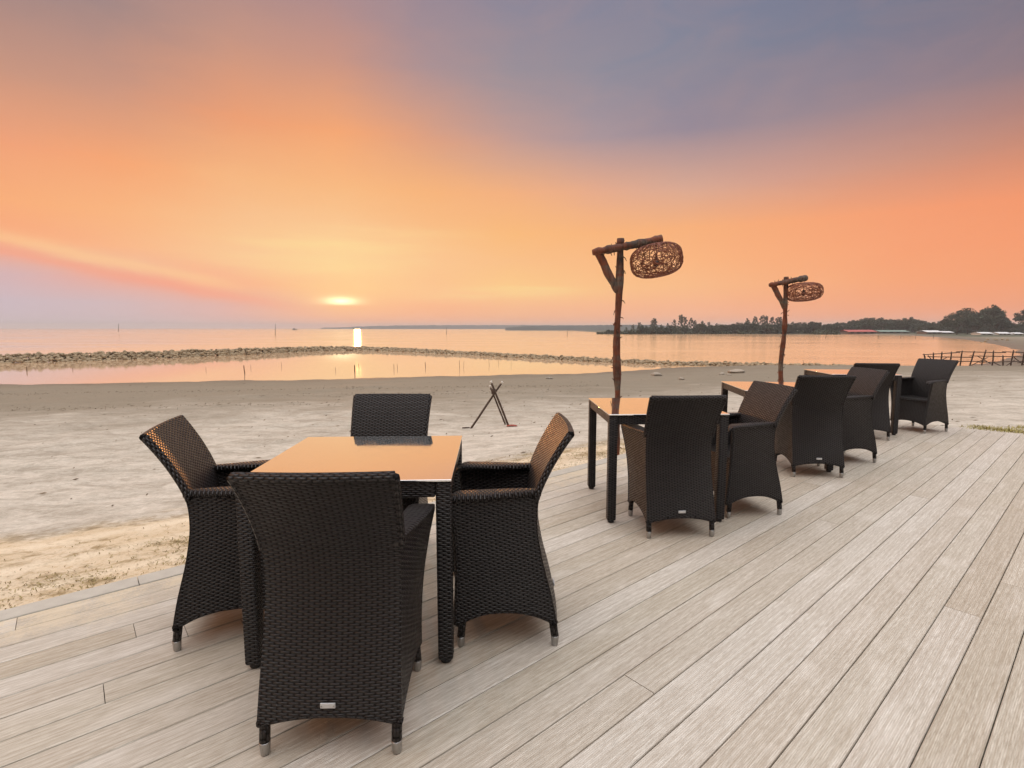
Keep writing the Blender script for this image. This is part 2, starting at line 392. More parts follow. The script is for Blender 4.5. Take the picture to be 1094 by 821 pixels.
def tag(o, label=None, cat=None, group=None, kind=None):
    if label: o['label'] = label
    if cat: o['category'] = cat
    if group: o['group'] = group
    if kind: o['kind'] = kind
    return o
def empty(name, loc, rz=0.0):
    o = bpy.data.objects.new(name, None); COL.objects.link(o)
    o.empty_display_size = 0.1; o.location = loc; o.rotation_euler = (0, 0, rz)
    return o
def dup(root):
    r = root.copy(); COL.objects.link(r)
    for ch in root.children:
        c = ch.copy(); COL.objects.link(c); c.parent = r
        for g in ch.children:
            d = g.copy(); COL.objects.link(d); d.parent = c
    return r

# ------------------------------------------------------------------ camera
cam = bpy.data.cameras.new('camera'); co = bpy.data.objects.new('camera', cam); COL.objects.link(co)
cam.sensor_width = 36; cam.lens = F / 1094 * 36; cam.clip_start = 0.05; cam.clip_end = 40000
co.location = (0, 0, EYE); co.rotation_euler = (pi / 2 - PITCH, 0, 0)
S.camera = co

# ------------------------------------------------------------------ the sky
SUN_AZ, SUN_EL = R(-16.5), R(1.0)
def build_world():
    w = bpy.data.worlds.new('World'); S.world = w; w.use_nodes = True
    nt = NT(w.node_tree); nt.n.clear()
    gen = nt.new('ShaderNodeTexCoord').outputs['Generated']
    nrm = nt.new('ShaderNodeVectorMath', operation='NORMALIZE'); nt.l.new(gen, nrm.inputs[0])
    sp = nt.new('ShaderNodeSeparateXYZ'); nt.l.new(nrm.outputs[0], sp.inputs[0])
    az0 = nt.math('MULTIPLY', nt.math('ARCTAN2', sp.outputs[0], sp.outputs[1]), 180 / pi)
    el0 = nt.math('MULTIPLY', nt.math('ARCSINE', sp.outputs[2]), 180 / pi)
    wv = nt.new('ShaderNodeCombineXYZ')
    nt.l.new(nt.math('MULTIPLY', az0, 0.035), wv.inputs[0]); nt.l.new(nt.math('MULTIPLY', el0, 0.16), wv.inputs[1])
    tilt = nt.mapping(wv.outputs[0], (1, 1, 1), rot=(0, 0, R(10)))
    n1 = nt.noise(tilt, 1.2, 5, 0.55, 0.4); n2 = nt.noise(nt.mapping(tilt, (1, 1, 1), loc=(5, 3, 1)), 2.6, 5, 0.6, 0.6)
    n3 = nt.noise(nt.mapping(wv.outputs[0], (1.4, 0.8, 1), rot=(0, 0, R(-25)), loc=(9, 1, 4)), 2.2, 5, 0.6, 1.0)
    calm = nt.maprange(el0, 2.0, 14.0, 0.25, 1.0)
    el = nt.math('ADD', el0, nt.math('MULTIPLY', calm, nt.math('MULTIPLY_ADD', nt.math('ADD', n1, n3), 1.0, -1.0)))
    az = nt.math('ADD', az0, nt.math('MULTIPLY_ADD', n2, 5.0, -2.5))
    fa = nt.math('DIVIDE', nt.math('ADD', az, 180.0), 360.0)
    rows = [
     (0,  {-45: (206,190,198), -36: (209,188,193), -27: (226,184,176), -18: (249,180,144), 0: (250,178,136), 18: (252,178,138), 30: (250,168,128), 45: (246,158,118)}),
     (2.2,{-45: (204,186,196), -37: (211,185,188), -28: (230,178,166), -18: (253,190,142), -8: (252,184,138), 0: (252,188,140), 18: (253,182,138), 33: (250,168,123), 45: (247,158,113)}),
     (4.2,{-45: (212,180,184), -39: (230,174,164), -31: (249,170,140), -24: (252,190,142), -17: (255,206,146), -8: (252,196,142), 0: (254,203,136), 8: (253,195,134), 18: (252,188,134), 36: (250,165,116), 45: (248,158,110)}),
     (7,  {-45: (250,166,124), -36: (251,184,136), -27: (250,200,150), -18: (252,212,152), -9: (251,196,142), 0: (251,192,134), 18: (252,182,126), 36: (249,161,114), 45: (247,154,108)}),
     (10, {-45: (250,172,118), -36: (250,180,126), -27: (249,194,142), -18: (250,200,146), -9: (249,190,134), 0: (250,186,122), 18: (248,176,121), 36: (246,157,112), 45: (244,150,106)}),
     (14, {-45: (239,160,120), -36: (246,165,114), -27: (246,182,128), -18: (248,185,128), -9: (247,180,122), 0: (243,176,126), 9: (230,170,138), 18: (216,167,146), 27: (209,156,139), 36: (203,146,127), 45: (200,136,114)}),
     (19, {-50: (190,145,128), -36: (206,150,126), -27: (236,158,114), -18: (244,166,114), -9: (222,159,127), 0: (191,154,147), 9: (166,147,154), 18: (148,136,150), 27: (150,135,146), 36: (149,129,138), 45: (136,119,129)}),
     (25, {-50: (152,130,131), -36: (160,134,132), -27: (195,147,130), -18: (197,146,131), -9: (168,143,147), 0: (149,141,152), 9: (140,138,153), 18: (131,133,151), 27: (123,126,146), 36: (116,119,139), 45: (107,112,132)}),
     (32, {-50: (135,122,134), -30: (150,130,138), -15: (152,134,146), 0: (138,132,150), 15: (125,128,150), 30: (115,120,145), 45: (108,115,138)}),
    ]
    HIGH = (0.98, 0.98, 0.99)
    def mkrow(d):
        st = []
        ks = sorted(d)
        for k in ks: st.append(((k + 180) / 360, lin(d[k])))
        return st
    c = None; prev = None
    for e, d in rows:
        st = mkrow(d)
        t = e / 32.0
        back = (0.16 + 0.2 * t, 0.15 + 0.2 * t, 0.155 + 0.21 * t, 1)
        side = (0.55, 0.36, 0.27, 1); left = (1.2, 0.56, 0.25, 1)  # left: orange glow added outside the view to side-light the wicker
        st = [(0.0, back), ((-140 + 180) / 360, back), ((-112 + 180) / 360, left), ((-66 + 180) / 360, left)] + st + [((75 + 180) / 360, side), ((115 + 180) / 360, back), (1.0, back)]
        col = nt.ramp(fa, st, 'LINEAR')
        if c is None: c = col
        else: c = nt.mix(nt.maprange(el, prev, e), c, col)
        prev = e
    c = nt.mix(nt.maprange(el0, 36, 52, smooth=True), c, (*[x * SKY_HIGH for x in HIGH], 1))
    # the long bright cloud edge low on the left, with its pink underside
    ln = nt.math('ADD', nt.math('SUBTRACT', el0, nt.math('MULTIPLY_ADD', az0, -0.185, -1.15)), nt.math('MULTIPLY_ADD', n2, 1.2, -0.6))
    g = nt.math('EXPONENT', nt.math('MULTIPLY', nt.math('POWER', nt.math('ABSOLUTE', nt.math('DIVIDE', ln, 0.6)), 2.0), -1.0))
    win = nt.math('MULTIPLY', nt.maprange(az0, -25, -31, smooth=True), nt.maprange(az0, -60, -40, smooth=True))
    c = nt.mix(nt.math('MULTIPLY', nt.math('MULTIPLY', g, win), 0.6), c, lin((255, 208, 150)))
    ln2 = nt.math('ADD', ln, 1.0)
    g2 = nt.math('EXPONENT', nt.math('MULTIPLY', nt.math('POWER', nt.math('ABSOLUTE', nt.math('DIVIDE', ln2, 0.6)), 2.0), -1.0))
    win2 = nt.math('MULTIPLY', nt.maprange(az0, -18, -30, smooth=True), nt.maprange(az0, -70, -50, smooth=True))
    c = nt.mix(nt.math('MULTIPLY', nt.math('MULTIPLY', g2, win2), 0.55), c, lin((250, 160, 130)))
    # yellow cloud wisps above and beside the sun
    wn = nt.noise(nt.mapping(wv.outputs[0], (1.0, 2.6, 1), loc=(3, 7, 2)), 3.0, 5, 0.6, 0.5)
    for (a0, e0, sa, se, k) in ((-18, 8.3, 9, 0.9, 0.6), (-20, 6.3, 10, 0.7, 0.5), (1, 3.9, 6, 0.7, 0.55), (-7, 3.3, 5, 0.5, 0.25), (-12, 9.8, 7, 0.6, 0.3)):
        ga = nt.math('POWER', nt.math('ABSOLUTE', nt.math('DIVIDE', nt.math('SUBTRACT', az0, a0), sa)), 2.0)
        ge = nt.math('POWER', nt.math('ABSOLUTE', nt.math('DIVIDE', nt.math('SUBTRACT', nt.math('ADD', el0, nt.math('MULTIPLY_ADD', n2, 2.0, -1.0)), e0), se)), 2.0)
        gg = nt.math('EXPONENT', nt.math('MULTIPLY', nt.math('ADD', ga, ge), -1.0))
        c = nt.mix(nt.math('MULTIPLY', nt.math('MULTIPLY', gg, k), nt.maprange(wn, 0.35, 0.65, 0.4, 1.0)), c, lin((255, 224, 156)))
    # faint mottling of the cloud deck
    c = nt.mix(nt.math('MULTIPLY', nt.maprange(n3, 0.35, 0.7, 0, 0.06), nt.maprange(el0, 3, 10)), c, lin((255, 176, 120)))
    # the low sun burning through cloud
    def glow(sa, se, pw, dz=0.0):
        ga = nt.math('POWER', nt.math('ABSOLUTE', nt.math('DIVIDE', nt.math('SUBTRACT', az0, -18.0), sa)), 2.0)
        ge = nt.math('POWER', nt.math('ABSOLUTE', nt.math('DIVIDE', nt.math('SUBTRACT', el0, 2.75 + dz), se)), 2.0)
        return nt.math('EXPONENT', nt.math('MULTIPLY', nt.math('POWER', nt.math('ADD', ga, ge), pw), -1.0))
    bandcut = nt.maprange(el0, 2.15, 2.5, smooth=True)
    c = nt.mix(nt.math('MULTIPLY', glow(3.2, 1.1, 0.7, 0.3), 0.5), c, lin((255, 214, 140)))
    sunm = nt.math('MULTIPLY', glow(1.35, 0.36, 0.8, 0.0), bandcut)
    em = nt.mix(sunm, c, (2.2, 1.75, 1.0, 1))
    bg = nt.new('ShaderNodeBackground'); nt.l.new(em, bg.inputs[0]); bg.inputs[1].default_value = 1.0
    sky = nt.new('ShaderNodeTexSky', sky_type='NISHITA'); sky.sun_disc = False
    sky.sun_elevation = SUN_EL; sky.sun_rotation = SUN_AZ
    bg2 = nt.new('ShaderNodeBackground'); nt.l.new(sky.outputs[0], bg2.inputs[0]); bg2.inputs[1].default_value = 0.004
    ad = nt.new('ShaderNodeAddShader'); nt.l.new(bg.outputs[0], ad.inputs[0]); nt.l.new(bg2.outputs[0], ad.inputs[1])
    out = nt.new('ShaderNodeOutputWorld'); nt.l.new(ad.outputs[0], out.inputs[0])
    w.cycles.sampling_method = 'MANUAL'; w.cycles.sample_map_resolution = 1024
SKY_HIGH = 2.4  # overhead sky, out of view, brightened to light deck and sand
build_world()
sun = bpy.data.lights.new('sun', 'SUN'); so = bpy.data.objects.new('sun', sun); COL.objects.link(so)
sun.energy = 0.5; sun.angle = R(0.6); sun.color = (1.0, 0.38, 0.11)
sd = Vector((math.sin(SUN_AZ) * math.cos(SUN_EL), math.cos(SUN_AZ) * math.cos(SUN_EL), math.sin(SUN_EL)))
so.rotation_euler = sd.to_track_quat('Z', 'Y').to_euler(); so.location = (-8, 20, 8)

# ------------------------------------------------------------------ ground, water
DECK_AZ = R(49.5)
DA = np.array([math.sin(DECK_AZ), math.cos(DECK_AZ)]); DN = np.array([math.cos(DECK_AZ), -math.sin(DECK_AZ)])
N0, N1, A0, A1 = -3.34, 5.2, -7.0, 9.02

def gw(px, py): return on_plane(px, py, WATER)[:2]
LAND = np.array([(-700, -40), (-70, 8)] + [tuple(gw(*p)) for p in
    [(-260, 420), (0, 413.5), (150, 410.5), (300, 408), (450, 404.5), (600, 401), (650, 398.5), (690, 395.5), (760, 393), (830, 393), (900, 393.5), (985, 394), (1030, 392), (1065, 386), (1088, 380), (1086, 374), (1068, 369.5), (1052, 366), (1030, 363), (1000, 360.4), (975, 358.9), (950, 357.6), (915, 357.3), (880, 357.2), (872, 357.4), (800, 357.3), (740, 356.9), (690, 356.2), (640, 355.6)]]
    + [(60, 520), (500, 900), (2500, 600), (2500, -2500), (-700, -2500)])

def seg_dist(P, poly):
    d = np.full(len(P), 1e9); inside = np.zeros(len(P), bool); n = len(poly)
    for i in range(n):
        a = poly[i]; b = poly[(i + 1) % n]; ab = b - a
        t = np.clip(((P - a) @ ab) / (ab @ ab), 0, 1)
        d = np.minimum(d, np.linalg.norm(P - (a + t[:, None] * ab), axis=1))
        cond = (a[1] > P[:, 1]) != (b[1] > P[:, 1])
        xi = a[0] + (P[:, 1] - a[1]) * (b[0] - a[0]) / (b[1] - a[1] + 1e-12)
        inside ^= cond & (P[:, 0] < xi)
    return np.where(inside, d, -d)

def deck_dist(P):
    a = P @ DA; n = P @ DN
    dx = np.maximum(np.maximum(A0 - a, a - A1), 0); dy = np.maximum(np.maximum(N0 - n, n - N1), 0)
    out = np.hypot(dx, dy)
    ins = np.minimum(np.minimum(a - A0, A1 - a), np.minimum(n - N0, N1 - n))
    return np.where(out > 0, out, -ins)

def vnoise(P, scale, seed=0.0):
    return np.array([mnoise.noise((p[0] * scale + seed, p[1] * scale - seed, seed)) for p in P])

def ground_z(P, rough=True):
    P = np.asarray(P, float); s = seg_dist(P, LAND); dd = deck_dist(P)
    if rough:
        near = np.hypot(P[:, 0], P[:, 1]) < 160
        w = np.zeros(len(P)); w[near] = vnoise(P[near], 0.35, 3.1) + 0.5 * vnoise(P[near], 1.1, 8.7)
        s = s + 0.7 * w
    rr_ = np.hypot(P[:, 0], P[:, 1]); far_ = np.clip((rr_ - 60) / 80, 0, 1)
    z = np.where(s > 0, WATER + (1.42 - 1.0 * far_ * far_ * (3 - 2 * far_)) * (1 - np.exp(-np.maximum(s, 0) / 11.0)), WATER + np.maximum(s, -6) * 0.16)
    if rough:
        amp = np.clip(s / 8, 0, 1)
        z[near] += 0.03 * amp[near] * w[near]
        closer = near & (np.hypot(P[:, 0], P[:, 1]) < 14)
        if closer.any(): z[closer] += 0.014 * vnoise(P[closer], 2.6, 1.9) + 0.008 * vnoise(P[closer], 6.5, 4.4)
    k = np.clip(1 - dd / 4.0, 0, 1) ** 1.5
    z = z * (1 - k) + (-0.045 + 0.02 * np.sin(P[:, 0] * 3) * np.cos(P[:, 1] * 2.2)) * k
    z = np.where(dd < -0.03, -0.32, z)
    return z, s, dd

def build_ground():
    az = np.concatenate([np.linspace(-180, -62, 60, endpoint=False), np.linspace(-62, 62, 620, endpoint=False), np.linspace(62, 180, 60, endpoint=False)])
    rr = np.concatenate([[0.6], np.geomspace(1.0, 480, 460), np.geomspace(520, 2900, 20)])
    A, Rr = np.meshgrid(np.radians(az), rr)
    P = np.stack([Rr * np.sin(A), Rr * np.cos(A)], axis=2).reshape(-1, 2)
    z, s, dd = ground_z(P)
    far = np.hypot(P[:, 0], P[:, 1]) > 500
    V = np.column_stack([P, z]); na = len(az); nr = len(rr)
    i = np.arange(na); i2 = (i + 1) % na
    F_ = np.concatenate([np.stack([k * na + i, (k + 1) * na + i, (k + 1) * na + i2, k * na + i2], axis=1) for k in range(nr - 1)])
    me = bpy.data.meshes.new('beach')
    me.vertices.add(len(V)); me.vertices.foreach_set('co', V.astype(np.float32).ravel())
    me.loops.add(len(F_) * 4); me.loops.foreach_set('vertex_index', F_[:, ::-1].astype(np.int32).ravel())
    me.polygons.add(len(F_)); me.polygons.foreach_set('loop_start', np.arange(0, len(F_) * 4, 4, dtype=np.int32))
    me.polygons.foreach_set('use_smooth', np.ones(len(F_), bool))
    me.update(calc_edges=True); me.validate()
    for nm, val in (('shore', s), ('deckdist', dd + 0.17 * np.clip(P @ DA, -2, 9)), ('veg', np.clip((np.hypot(P[:, 0], P[:, 1]) - 205) / 15, 0, 1) * np.clip((s - 4) / 6, 0, 1))):
        at = me.attributes.new(nm, 'FLOAT', 'POINT'); at.data.foreach_set('value', val.astype(np.float32))
    me.materials.append(M['sand'])
    # make faces point up
    if me.polygons[1000].normal.z < 0: me.flip_normals()
    o = bpy.data.objects.new('beach', me); COL.objects.link(o); tag(o, 'wide sandy beach, grey and wet near the lagoon, pale and dry by the deck', kind='structure')
build_ground()

# breakwater centre line (plan) from its foot in the photograph
BW = [gw(*p) for p in [(-330, 396), (-150, 391.5), (0, 388.6), (120, 385.2), (230, 380.8), (300, 377.4), (335, 375.6), (380, 374.6), (430, 376.2), (500, 379.8), (570, 383.6), (650, 387.8), (720, 390.8), (800, 392.2), (880, 393.4), (935, 394.2)]]
BW = np.array(BW)

def sheet(name, pts, z, mat, kind='structure', label=None):
    me = bpy.data.meshes.new(name); me.from_pydata([(p[0], p[1], z) for p in pts], [], [tuple(range(len(pts)))])
    me.materials.append(mat); me.update()
    if me.polygons[0].normal.z < 0: me.flip_normals()
    o = bpy.data.objects.new(name, me); COL.objects.link(o); tag(o, label, kind=kind); return o
th_ = np.linspace(0, 2 * pi, 96, endpoint=False)
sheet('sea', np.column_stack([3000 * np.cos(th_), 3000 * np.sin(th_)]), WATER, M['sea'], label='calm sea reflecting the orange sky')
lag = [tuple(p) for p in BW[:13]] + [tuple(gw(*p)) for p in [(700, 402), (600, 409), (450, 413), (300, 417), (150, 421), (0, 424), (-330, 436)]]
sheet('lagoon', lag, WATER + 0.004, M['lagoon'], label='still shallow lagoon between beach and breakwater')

# ------------------------------------------------------------------ the deck
def build_deck():
    W, GAP = 0.1348, 0.0034
    mb = MB(); k = 0; n = N0 + 0.125
    def plank(a0, a1, n0, n1, top=0.0):
        e = 0.0035; th = 0.024
        def P(a, q, z): v = DA * a + DN * q; return (v[0], v[1], z)
        sec = [(n0, -th), (n0, -e), (n0 + e * .4, -e * .35), (n0 + e, 0), (n1 - e, 0), (n1 - e * .4, -e * .35), (n1, -e), (n1, -th)]
        rings = []; ns = max(2, int((a1 - a0) / 1.2))
        ring = lambda a: [P(a, q, z + top) for q, z in sec]
        verts = ring(a0) + ring(a1); m_ = len(sec); faces = []; uvs = []
        vv = [0]
        for i in range(1, m_): vv.append(vv[-1] + math.dist(sec[i], sec[i - 1]))
        vv = [q - vv[3] for q in vv]
        for i in range(m_ - 1):
            faces.append((i, i + 1, m_ + i + 1, m_ + i)); uvs.append([(a0, vv[i]), (a0, vv[i + 1]), (a1, vv[i + 1]), (a1, vv[i])])
        faces.append(tuple(range(m_))[::-1]); uvs.append([(a0, 0)] * m_)
        faces.append(tuple(m_ + i for i in range(m_))); uvs.append([(a1, 0)] * m_)
        mb.add(verts, faces, uvs, smooth=False)
    rnd = random.Random(4)
    while n + W < N1:
        a = A0 - rnd.uniform(0, 4.5)
        while a < A1:
            L = rnd.choice([3.0, 3.6, 4.8, 4.8, 5.4])
            b = min(a + L, A1)
            if b > A0: plank(max(a, A0), b - (0.0025 if b < A1 else 0), n, n + W, rnd.uniform(-0.0007, 0.0007))
            a = b
        n += W + GAP
    o = mb.build('deck', M['deck']); tag(o, 'pale weathered timber deck of long diagonal planks', kind='structure')
    # grey border board along the beach edge and its fascia
    eb = MB()
    def P(a, q, z): v = DA * a + DN * q; return (v[0], v[1], z)
    aa = A0
    while aa < A1:
        b = min(aa + 3.6, A1)
        ring = lambda a: [P(a, q, z) for q, z in [(N0, -0.13), (N0, -0.004), (N0 + 0.004, 0.002), (N0 + 0.118, 0.002), (N0 + 0.121, -0.002), (N0 + 0.121, -0.03), (N0 + 0.03, -0.03), (N0 + 0.03, -0.13)]]
        eb.loft([ring(aa), ring(b - 0.004)], smooth=False); aa = b
    tag(eb.build('deck_edge', M['deck_edge']), 'grey border board along the sand side of the deck', kind='structure')
    ub = MB()  # solid dark slab added so the board gaps look shaded
    ub.add([P(A0 + .02, N0 + .04, -0.03), P(A1 - .03, N0 + .04, -0.03), P(A1 - .03, N1, -0.03), P(A0 + .02, N1, -0.03), P(A0 + .02, N0 + .04, -0.2), P(A1 - .03, N0 + .04, -0.2), P(A1 - .03, N1, -0.2), P(A0 + .02, N1, -0.2)],
           [(0, 3, 2, 1), (4, 5, 6, 7), (0, 1, 5, 4), (1, 2, 6, 5), (2, 3, 7, 6), (3, 0, 4, 7)], smooth=False)
    tag(ub.build('deck_base', M['under']), 'dark slab below the deck boards, added as shade in the gaps', kind='structure')
build_deck()

# ------------------------------------------------------------------ wicker armchair
def interp(z, pts):
    xs, ys = zip(*pts)
    z = np.asarray(z, float)
    # smooth cubic (Catmull-Rom / pchip-like) via dense numpy: hermite with finite-difference slopes
    xs = np.array(xs); ys = np.array(ys); m = np.gradient(ys, xs)
    i = np.clip(np.searchsorted(xs, z) - 1, 0, len(xs) - 2); h = xs[i + 1] - xs[i]; t = np.clip((z - xs[i]) / h, 0, 1)
    return (2*t**3-3*t**2+1)*ys[i] + (t**3-2*t**2+t)*h*m[i] + (-2*t**3+3*t**2)*ys[i+1] + (t**3-t**2)*h*m[i+1]
YB = [(0, -.222), (.1, -.216), (.2, -.198), (.4, -.150), (.53, -.132), (.64, -.140), (.74, -.178), (.85, -.238), (.92, -.285)]
WB = [(0, .226), (.1, .225), (.2, .222), (.4, .217), (.55, .216), (.68, .220), (.8, .226), (.92, .234)]
XF = [(0, .222), (.1, .222), (.25, .226), (.4, .238), (.52, .256), (.64, .280)]
YF = [(0, .216), (.1, .214), (.3, .205), (.5, .210), (.64, .226)]
ARM = 0.645

def make_chair():
    root = empty('wicker_armchair', (0, 0, 0))
    yb = lambda z: interp(z, YB); wb = lambda z: interp(z, WB); xf = lambda z: interp(z, XF); yf = lambda z: interp(z, YF)
    TOP = 0.905
    # ---- back: one woven sheet from the arched hem to the rolled top
    b = MB(); nu, nv = 25, 46
    s = np.linspace(-1, 1, nu); hem = 0.098 + 0.038 * (1 - np.abs(s) ** 2.2)
    t = np.linspace(0, 1, nv)[:, None]; Z = hem[None] + (TOP - hem[None]) * t
    X = s[None] * wb(Z)
    Y = yb(Z) + 0.014 * (1 - s[None] ** 2) * -1 + 0.010
    P = np.stack([X, Y, Z], axis=2)
    b.slab(P, 0.026)
    P_in = P
    b.cur = 1
    roll = lambda pts, r: b.tube(pts, r, 8)
    c = lambda arr: arr + np.array([0, 0.012, 0])
    roll(c(P[-1]) , 0.0145)
    up = P[:, 0][P[:, 0, 2] > 0.62]; roll(c(up), 0.0135)
    up = P[:, -1][P[:, -1, 2] > 0.62]; roll(c(up), 0.0135)
    roll(c(P[0]), 0.0125)
    b.build('backrest', [M['wicker'], M['wicker_edge']], root)
    # ---- sides, each with its armrest
    for sx in (-1, 1):
        b = MB(); nu, nv = 20, 34
        tt = np.linspace(0, 1, nu)[None]; hem = 0.098 + 0.062 * (1 - np.abs(2 * tt - 1) ** 2.4)
        q = np.linspace(0, 1, nv)[:, None]; Z = hem + (ARM + 0.010 - hem) * q
        y0 = yb(Z) + 0.012; y1 = yf(Z)
        bulge = np.sin(pi * tt) * 0.006
        X = sx * (wb(Z) * (1 - tt ** 1.25) + xf(Z) * tt ** 1.25 + bulge - 0.001); Y = y0 * (1 - tt) + y1 * tt
        P = np.stack([X, Y, Z], axis=2)
        b.slab(P, 0.024, flip=(sx < 0))
        b.cur = 1
        b.tube(P[0] - np.array([sx * 0.012, 0, 0]), 0.0125, 8)
        b.tube(P[:, -1] - np.array([sx * 0.012, 0, 0]), 0.0135, 8)
        b.build('side_panel', [M['wicker'], M['wicker_edge']], root)
        a = MB(); rings = []
        for k, t_ in enumerate(np.linspace(-0.02, 1.06, 22)):
            tc = min(max(t_, 0), 1)
            y = float(yb(ARM) + 0.012) * (1 - t_) + float(yf(ARM)) * t_
            xo = float(wb(ARM)) * (1 - tc ** 1.25) + float(xf(ARM)) * tc ** 1.25 + 0.006 + math.sin(pi * tc ** 1.3) * 0.011
            wd = 0.042 + 0.058 * math.sin(min(tc * 1.2, 1) * pi / 2)
            z0 = ARM + 0.006 * (1 - tc); th = 0.027; sh = 1.0
            if t_ > 0.90:
                e = (t_ - 0.90) / 0.16; sh = math.sqrt(max(1 - e * e, 0.03)); z0 -= 0.022 * e * e
            cxm = xo - wd / 2; hw = wd / 2 * (0.35 + 0.65 * sh); hh = th / 2 * (0.4 + 0.6 * sh)
            ring = []
            for g in np.linspace(0, 2 * pi, 14, endpoint=False):
                cg, sg = math.cos(g), math.sin(g)
                ring.append((sx * (cxm + hw * math.copysign(abs(cg) ** 0.55, cg)), y, z0 + 0.010 + hh * math.copysign(abs(sg) ** 0.6, sg)))
            if sx < 0: ring.reverse()
            rings.append(ring)
        a.loft(rings)
        a.build('armrest', M['wicker'], root)
    # ---- front apron
    b = MB(); nu, nv = 18, 20
    s = np.linspace(-1, 1, nu)[None]; hem = 0.098 + 0.045 * (1 - np.abs(s) ** 2.2)
    q = np.linspace(0, 1, nv)[:, None]; Z = hem + (0.425 - hem) * q
    X = s * (xf(Z) - 0.012); Y = yf(Z) - 0.006 + 0.006 * (1 - s ** 2)
    P = np.stack([-X, Y, Z], axis=2)
    b.slab(P, 0.022); b.cur = 1; b.tube(P[0] - np.array([0, 0.011, 0]), 0.012, 8)
    b.build('front_panel', [M['wicker'], M['wicker_edge']], root)
    # ---- seat
    b = MB(); rings = []
    for y in (-0.128, -0.10, 0.0, 0.1, 0.17, 0.200, 0.212):
        hw = 0.186 + 0.030 * (y + 0.128) / 0.33; dz = -0.018 * max(0, (y - 0.18) / 0.03) ** 1.5
        rings.append([(x, y, 0.432 + dz - 0.012 * (1 - (x / hw) ** 2)) for x in np.linspace(-hw, hw, 11)][::-1] + [(x, y, 0.400) for x in np.linspace(-hw, hw, 11)])
    b.loft(rings); b.build('seat', M['wicker'], root)
    # ---- legs with metal shoes
    for sx in (-1, 1):
        for sy in (-1, 1):
            l = MB(); x0, y0 = sx * 0.206, (-0.199 if sy < 0 else 0.196)
            l.tube([(x0, y0, 0.040)] + [(sx * (float(wb(z) if sy < 0 else xf(z)) - 0.0185 - 0.03 * max(0, z - 0.12)), (float(yb(z)) + 0.026 + 0.04 * max(0, z - 0.12)) if sy < 0 else (float(yf(z)) - 0.024), z) for z in (0.105, 0.16, 0.22, 0.28, 0.34)], [0.0165, 0.0165, 0.014, 0.0115, 0.011, 0.011], 10)
            leg = l.build('leg', M['wicker_edge'], root)
            cp = MB(); cp.tube([(x0, y0, 0.0), (x0, y0, 0.004), (x0, y0, 0.040), (x0, y0, 0.043)], [0.0125, 0.0145, 0.0172, 0.0165], 14)
            cp.build('foot_cap', M['metal'], leg)
    # ---- small plate on the back
    zpl = 0.170; p = MB(); p.box((0, float(yb(zpl)) - 0.0085, zpl), (0.047, 0.006, 0.017), 0.002)
    pl = p.build('name_plate', M['plate'], root)
    for x in (-0.019, 0.019):
        rv = MB(); rv.tube([(x, float(yb(zpl)) - 0.0110, zpl), (x, float(yb(zpl)) - 0.0128, zpl)], 0.0022, 8); rv.build('rivet', M['metal'], pl)
    return root

CHAIRS = [  # centre x, y, heading, label
    (-0.572, 1.700, 1, 'largest wicker armchair, nearest the camera with its back turned, silver plate low on it'),
    (-1.258, 2.280, -73, 'wicker armchair at the far left, facing right across the nearest table'),
    (-0.022, 2.265, 91, 'wicker armchair right of the nearest table, facing left across it'),
    (-0.745, 2.965, 180, 'wicker armchair behind the nearest table, facing us, only its upright backrest showing'),
    (1.062, 3.395, 4, 'wicker armchair with its back turned, in front of the second nearest table'),
    (1.685, 3.770, 99, 'wicker armchair facing left at the right side of the second nearest table'),
    (2.748, 4.735, -4, 'wicker armchair with its back turned, in front of the third table'),
    (3.375, 5.225, 96, 'wicker armchair facing left at the third table, partly behind a chair with its back turned'),
    (4.30, 6.30, -9, 'wicker armchair with its back turned, pushed in at the farthest table'),
    (5.345, 6.730, 108, 'rightmost wicker armchair, by the end of the deck, facing left past the farthest table'),
]
proto = make_chair()
for i, (x, y, a, lab) in enumerate(CHAIRS):
    o = proto if i == 0 else dup(proto)
    o.location = (x, y, 0.001); o.rotation_euler = (0, 0, R(a))
    tag(o, lab, 'armchair', 'wicker armchairs around the deck tables')

# ------------------------------------------------------------------ tables
def make_table():
    W = 0.81; Ht = 0.755; LG = 0.060
    root = empty('dining_table', (0, 0, 0))
    g = MB(); g.box((0, 0, Ht - 0.004), (W + 0.004, W + 0.004, 0.008), 0.002); g.build('tabletop', M['glass'], root)
    a = MB(); zt = Ht - 0.009; ah = 0.062; L = W - 2 * LG - 0.002
    for k in range(4):
        ang = k * pi / 2; ca, sa = math.cos(ang), math.sin(ang); d = W / 2 - 0.024
        sub = MB(); sub.box((0, d, zt - ah / 2), (L, 0.040, ah), 0.006)
        vs = [(x * ca - y * sa, x * sa + y * ca, z) for x, y, z in sub.v]
        # weave runs along the rail
        uv = []
        for fc, q in zip(sub.f, sub.uv):
            uv.append([(sub.v[i][0], sub.v[i][2] + sub.v[i][1]) for i in fc])
        a.add(vs, sub.f, uv)
    a.build('apron', M['wicker'], root)
    for sx in (-1, 1):
        for sy in (-1, 1):
            c = W / 2 - LG / 2
            l = MB(); l.box((sx * c, sy * c, (zt + 0.018) / 2), (LG, LG, zt - 0.018), 0.010)
            leg = l.build('leg', M['wicker'], root)
            f = MB(); f.tube([(sx * c, sy * c, 0), (sx * c, sy * c, 0.004), (sx * c, sy * c, 0.018)], [0.019, 0.022, 0.022], 12); f.build('foot_cap', M['rubber'], leg)
    return root
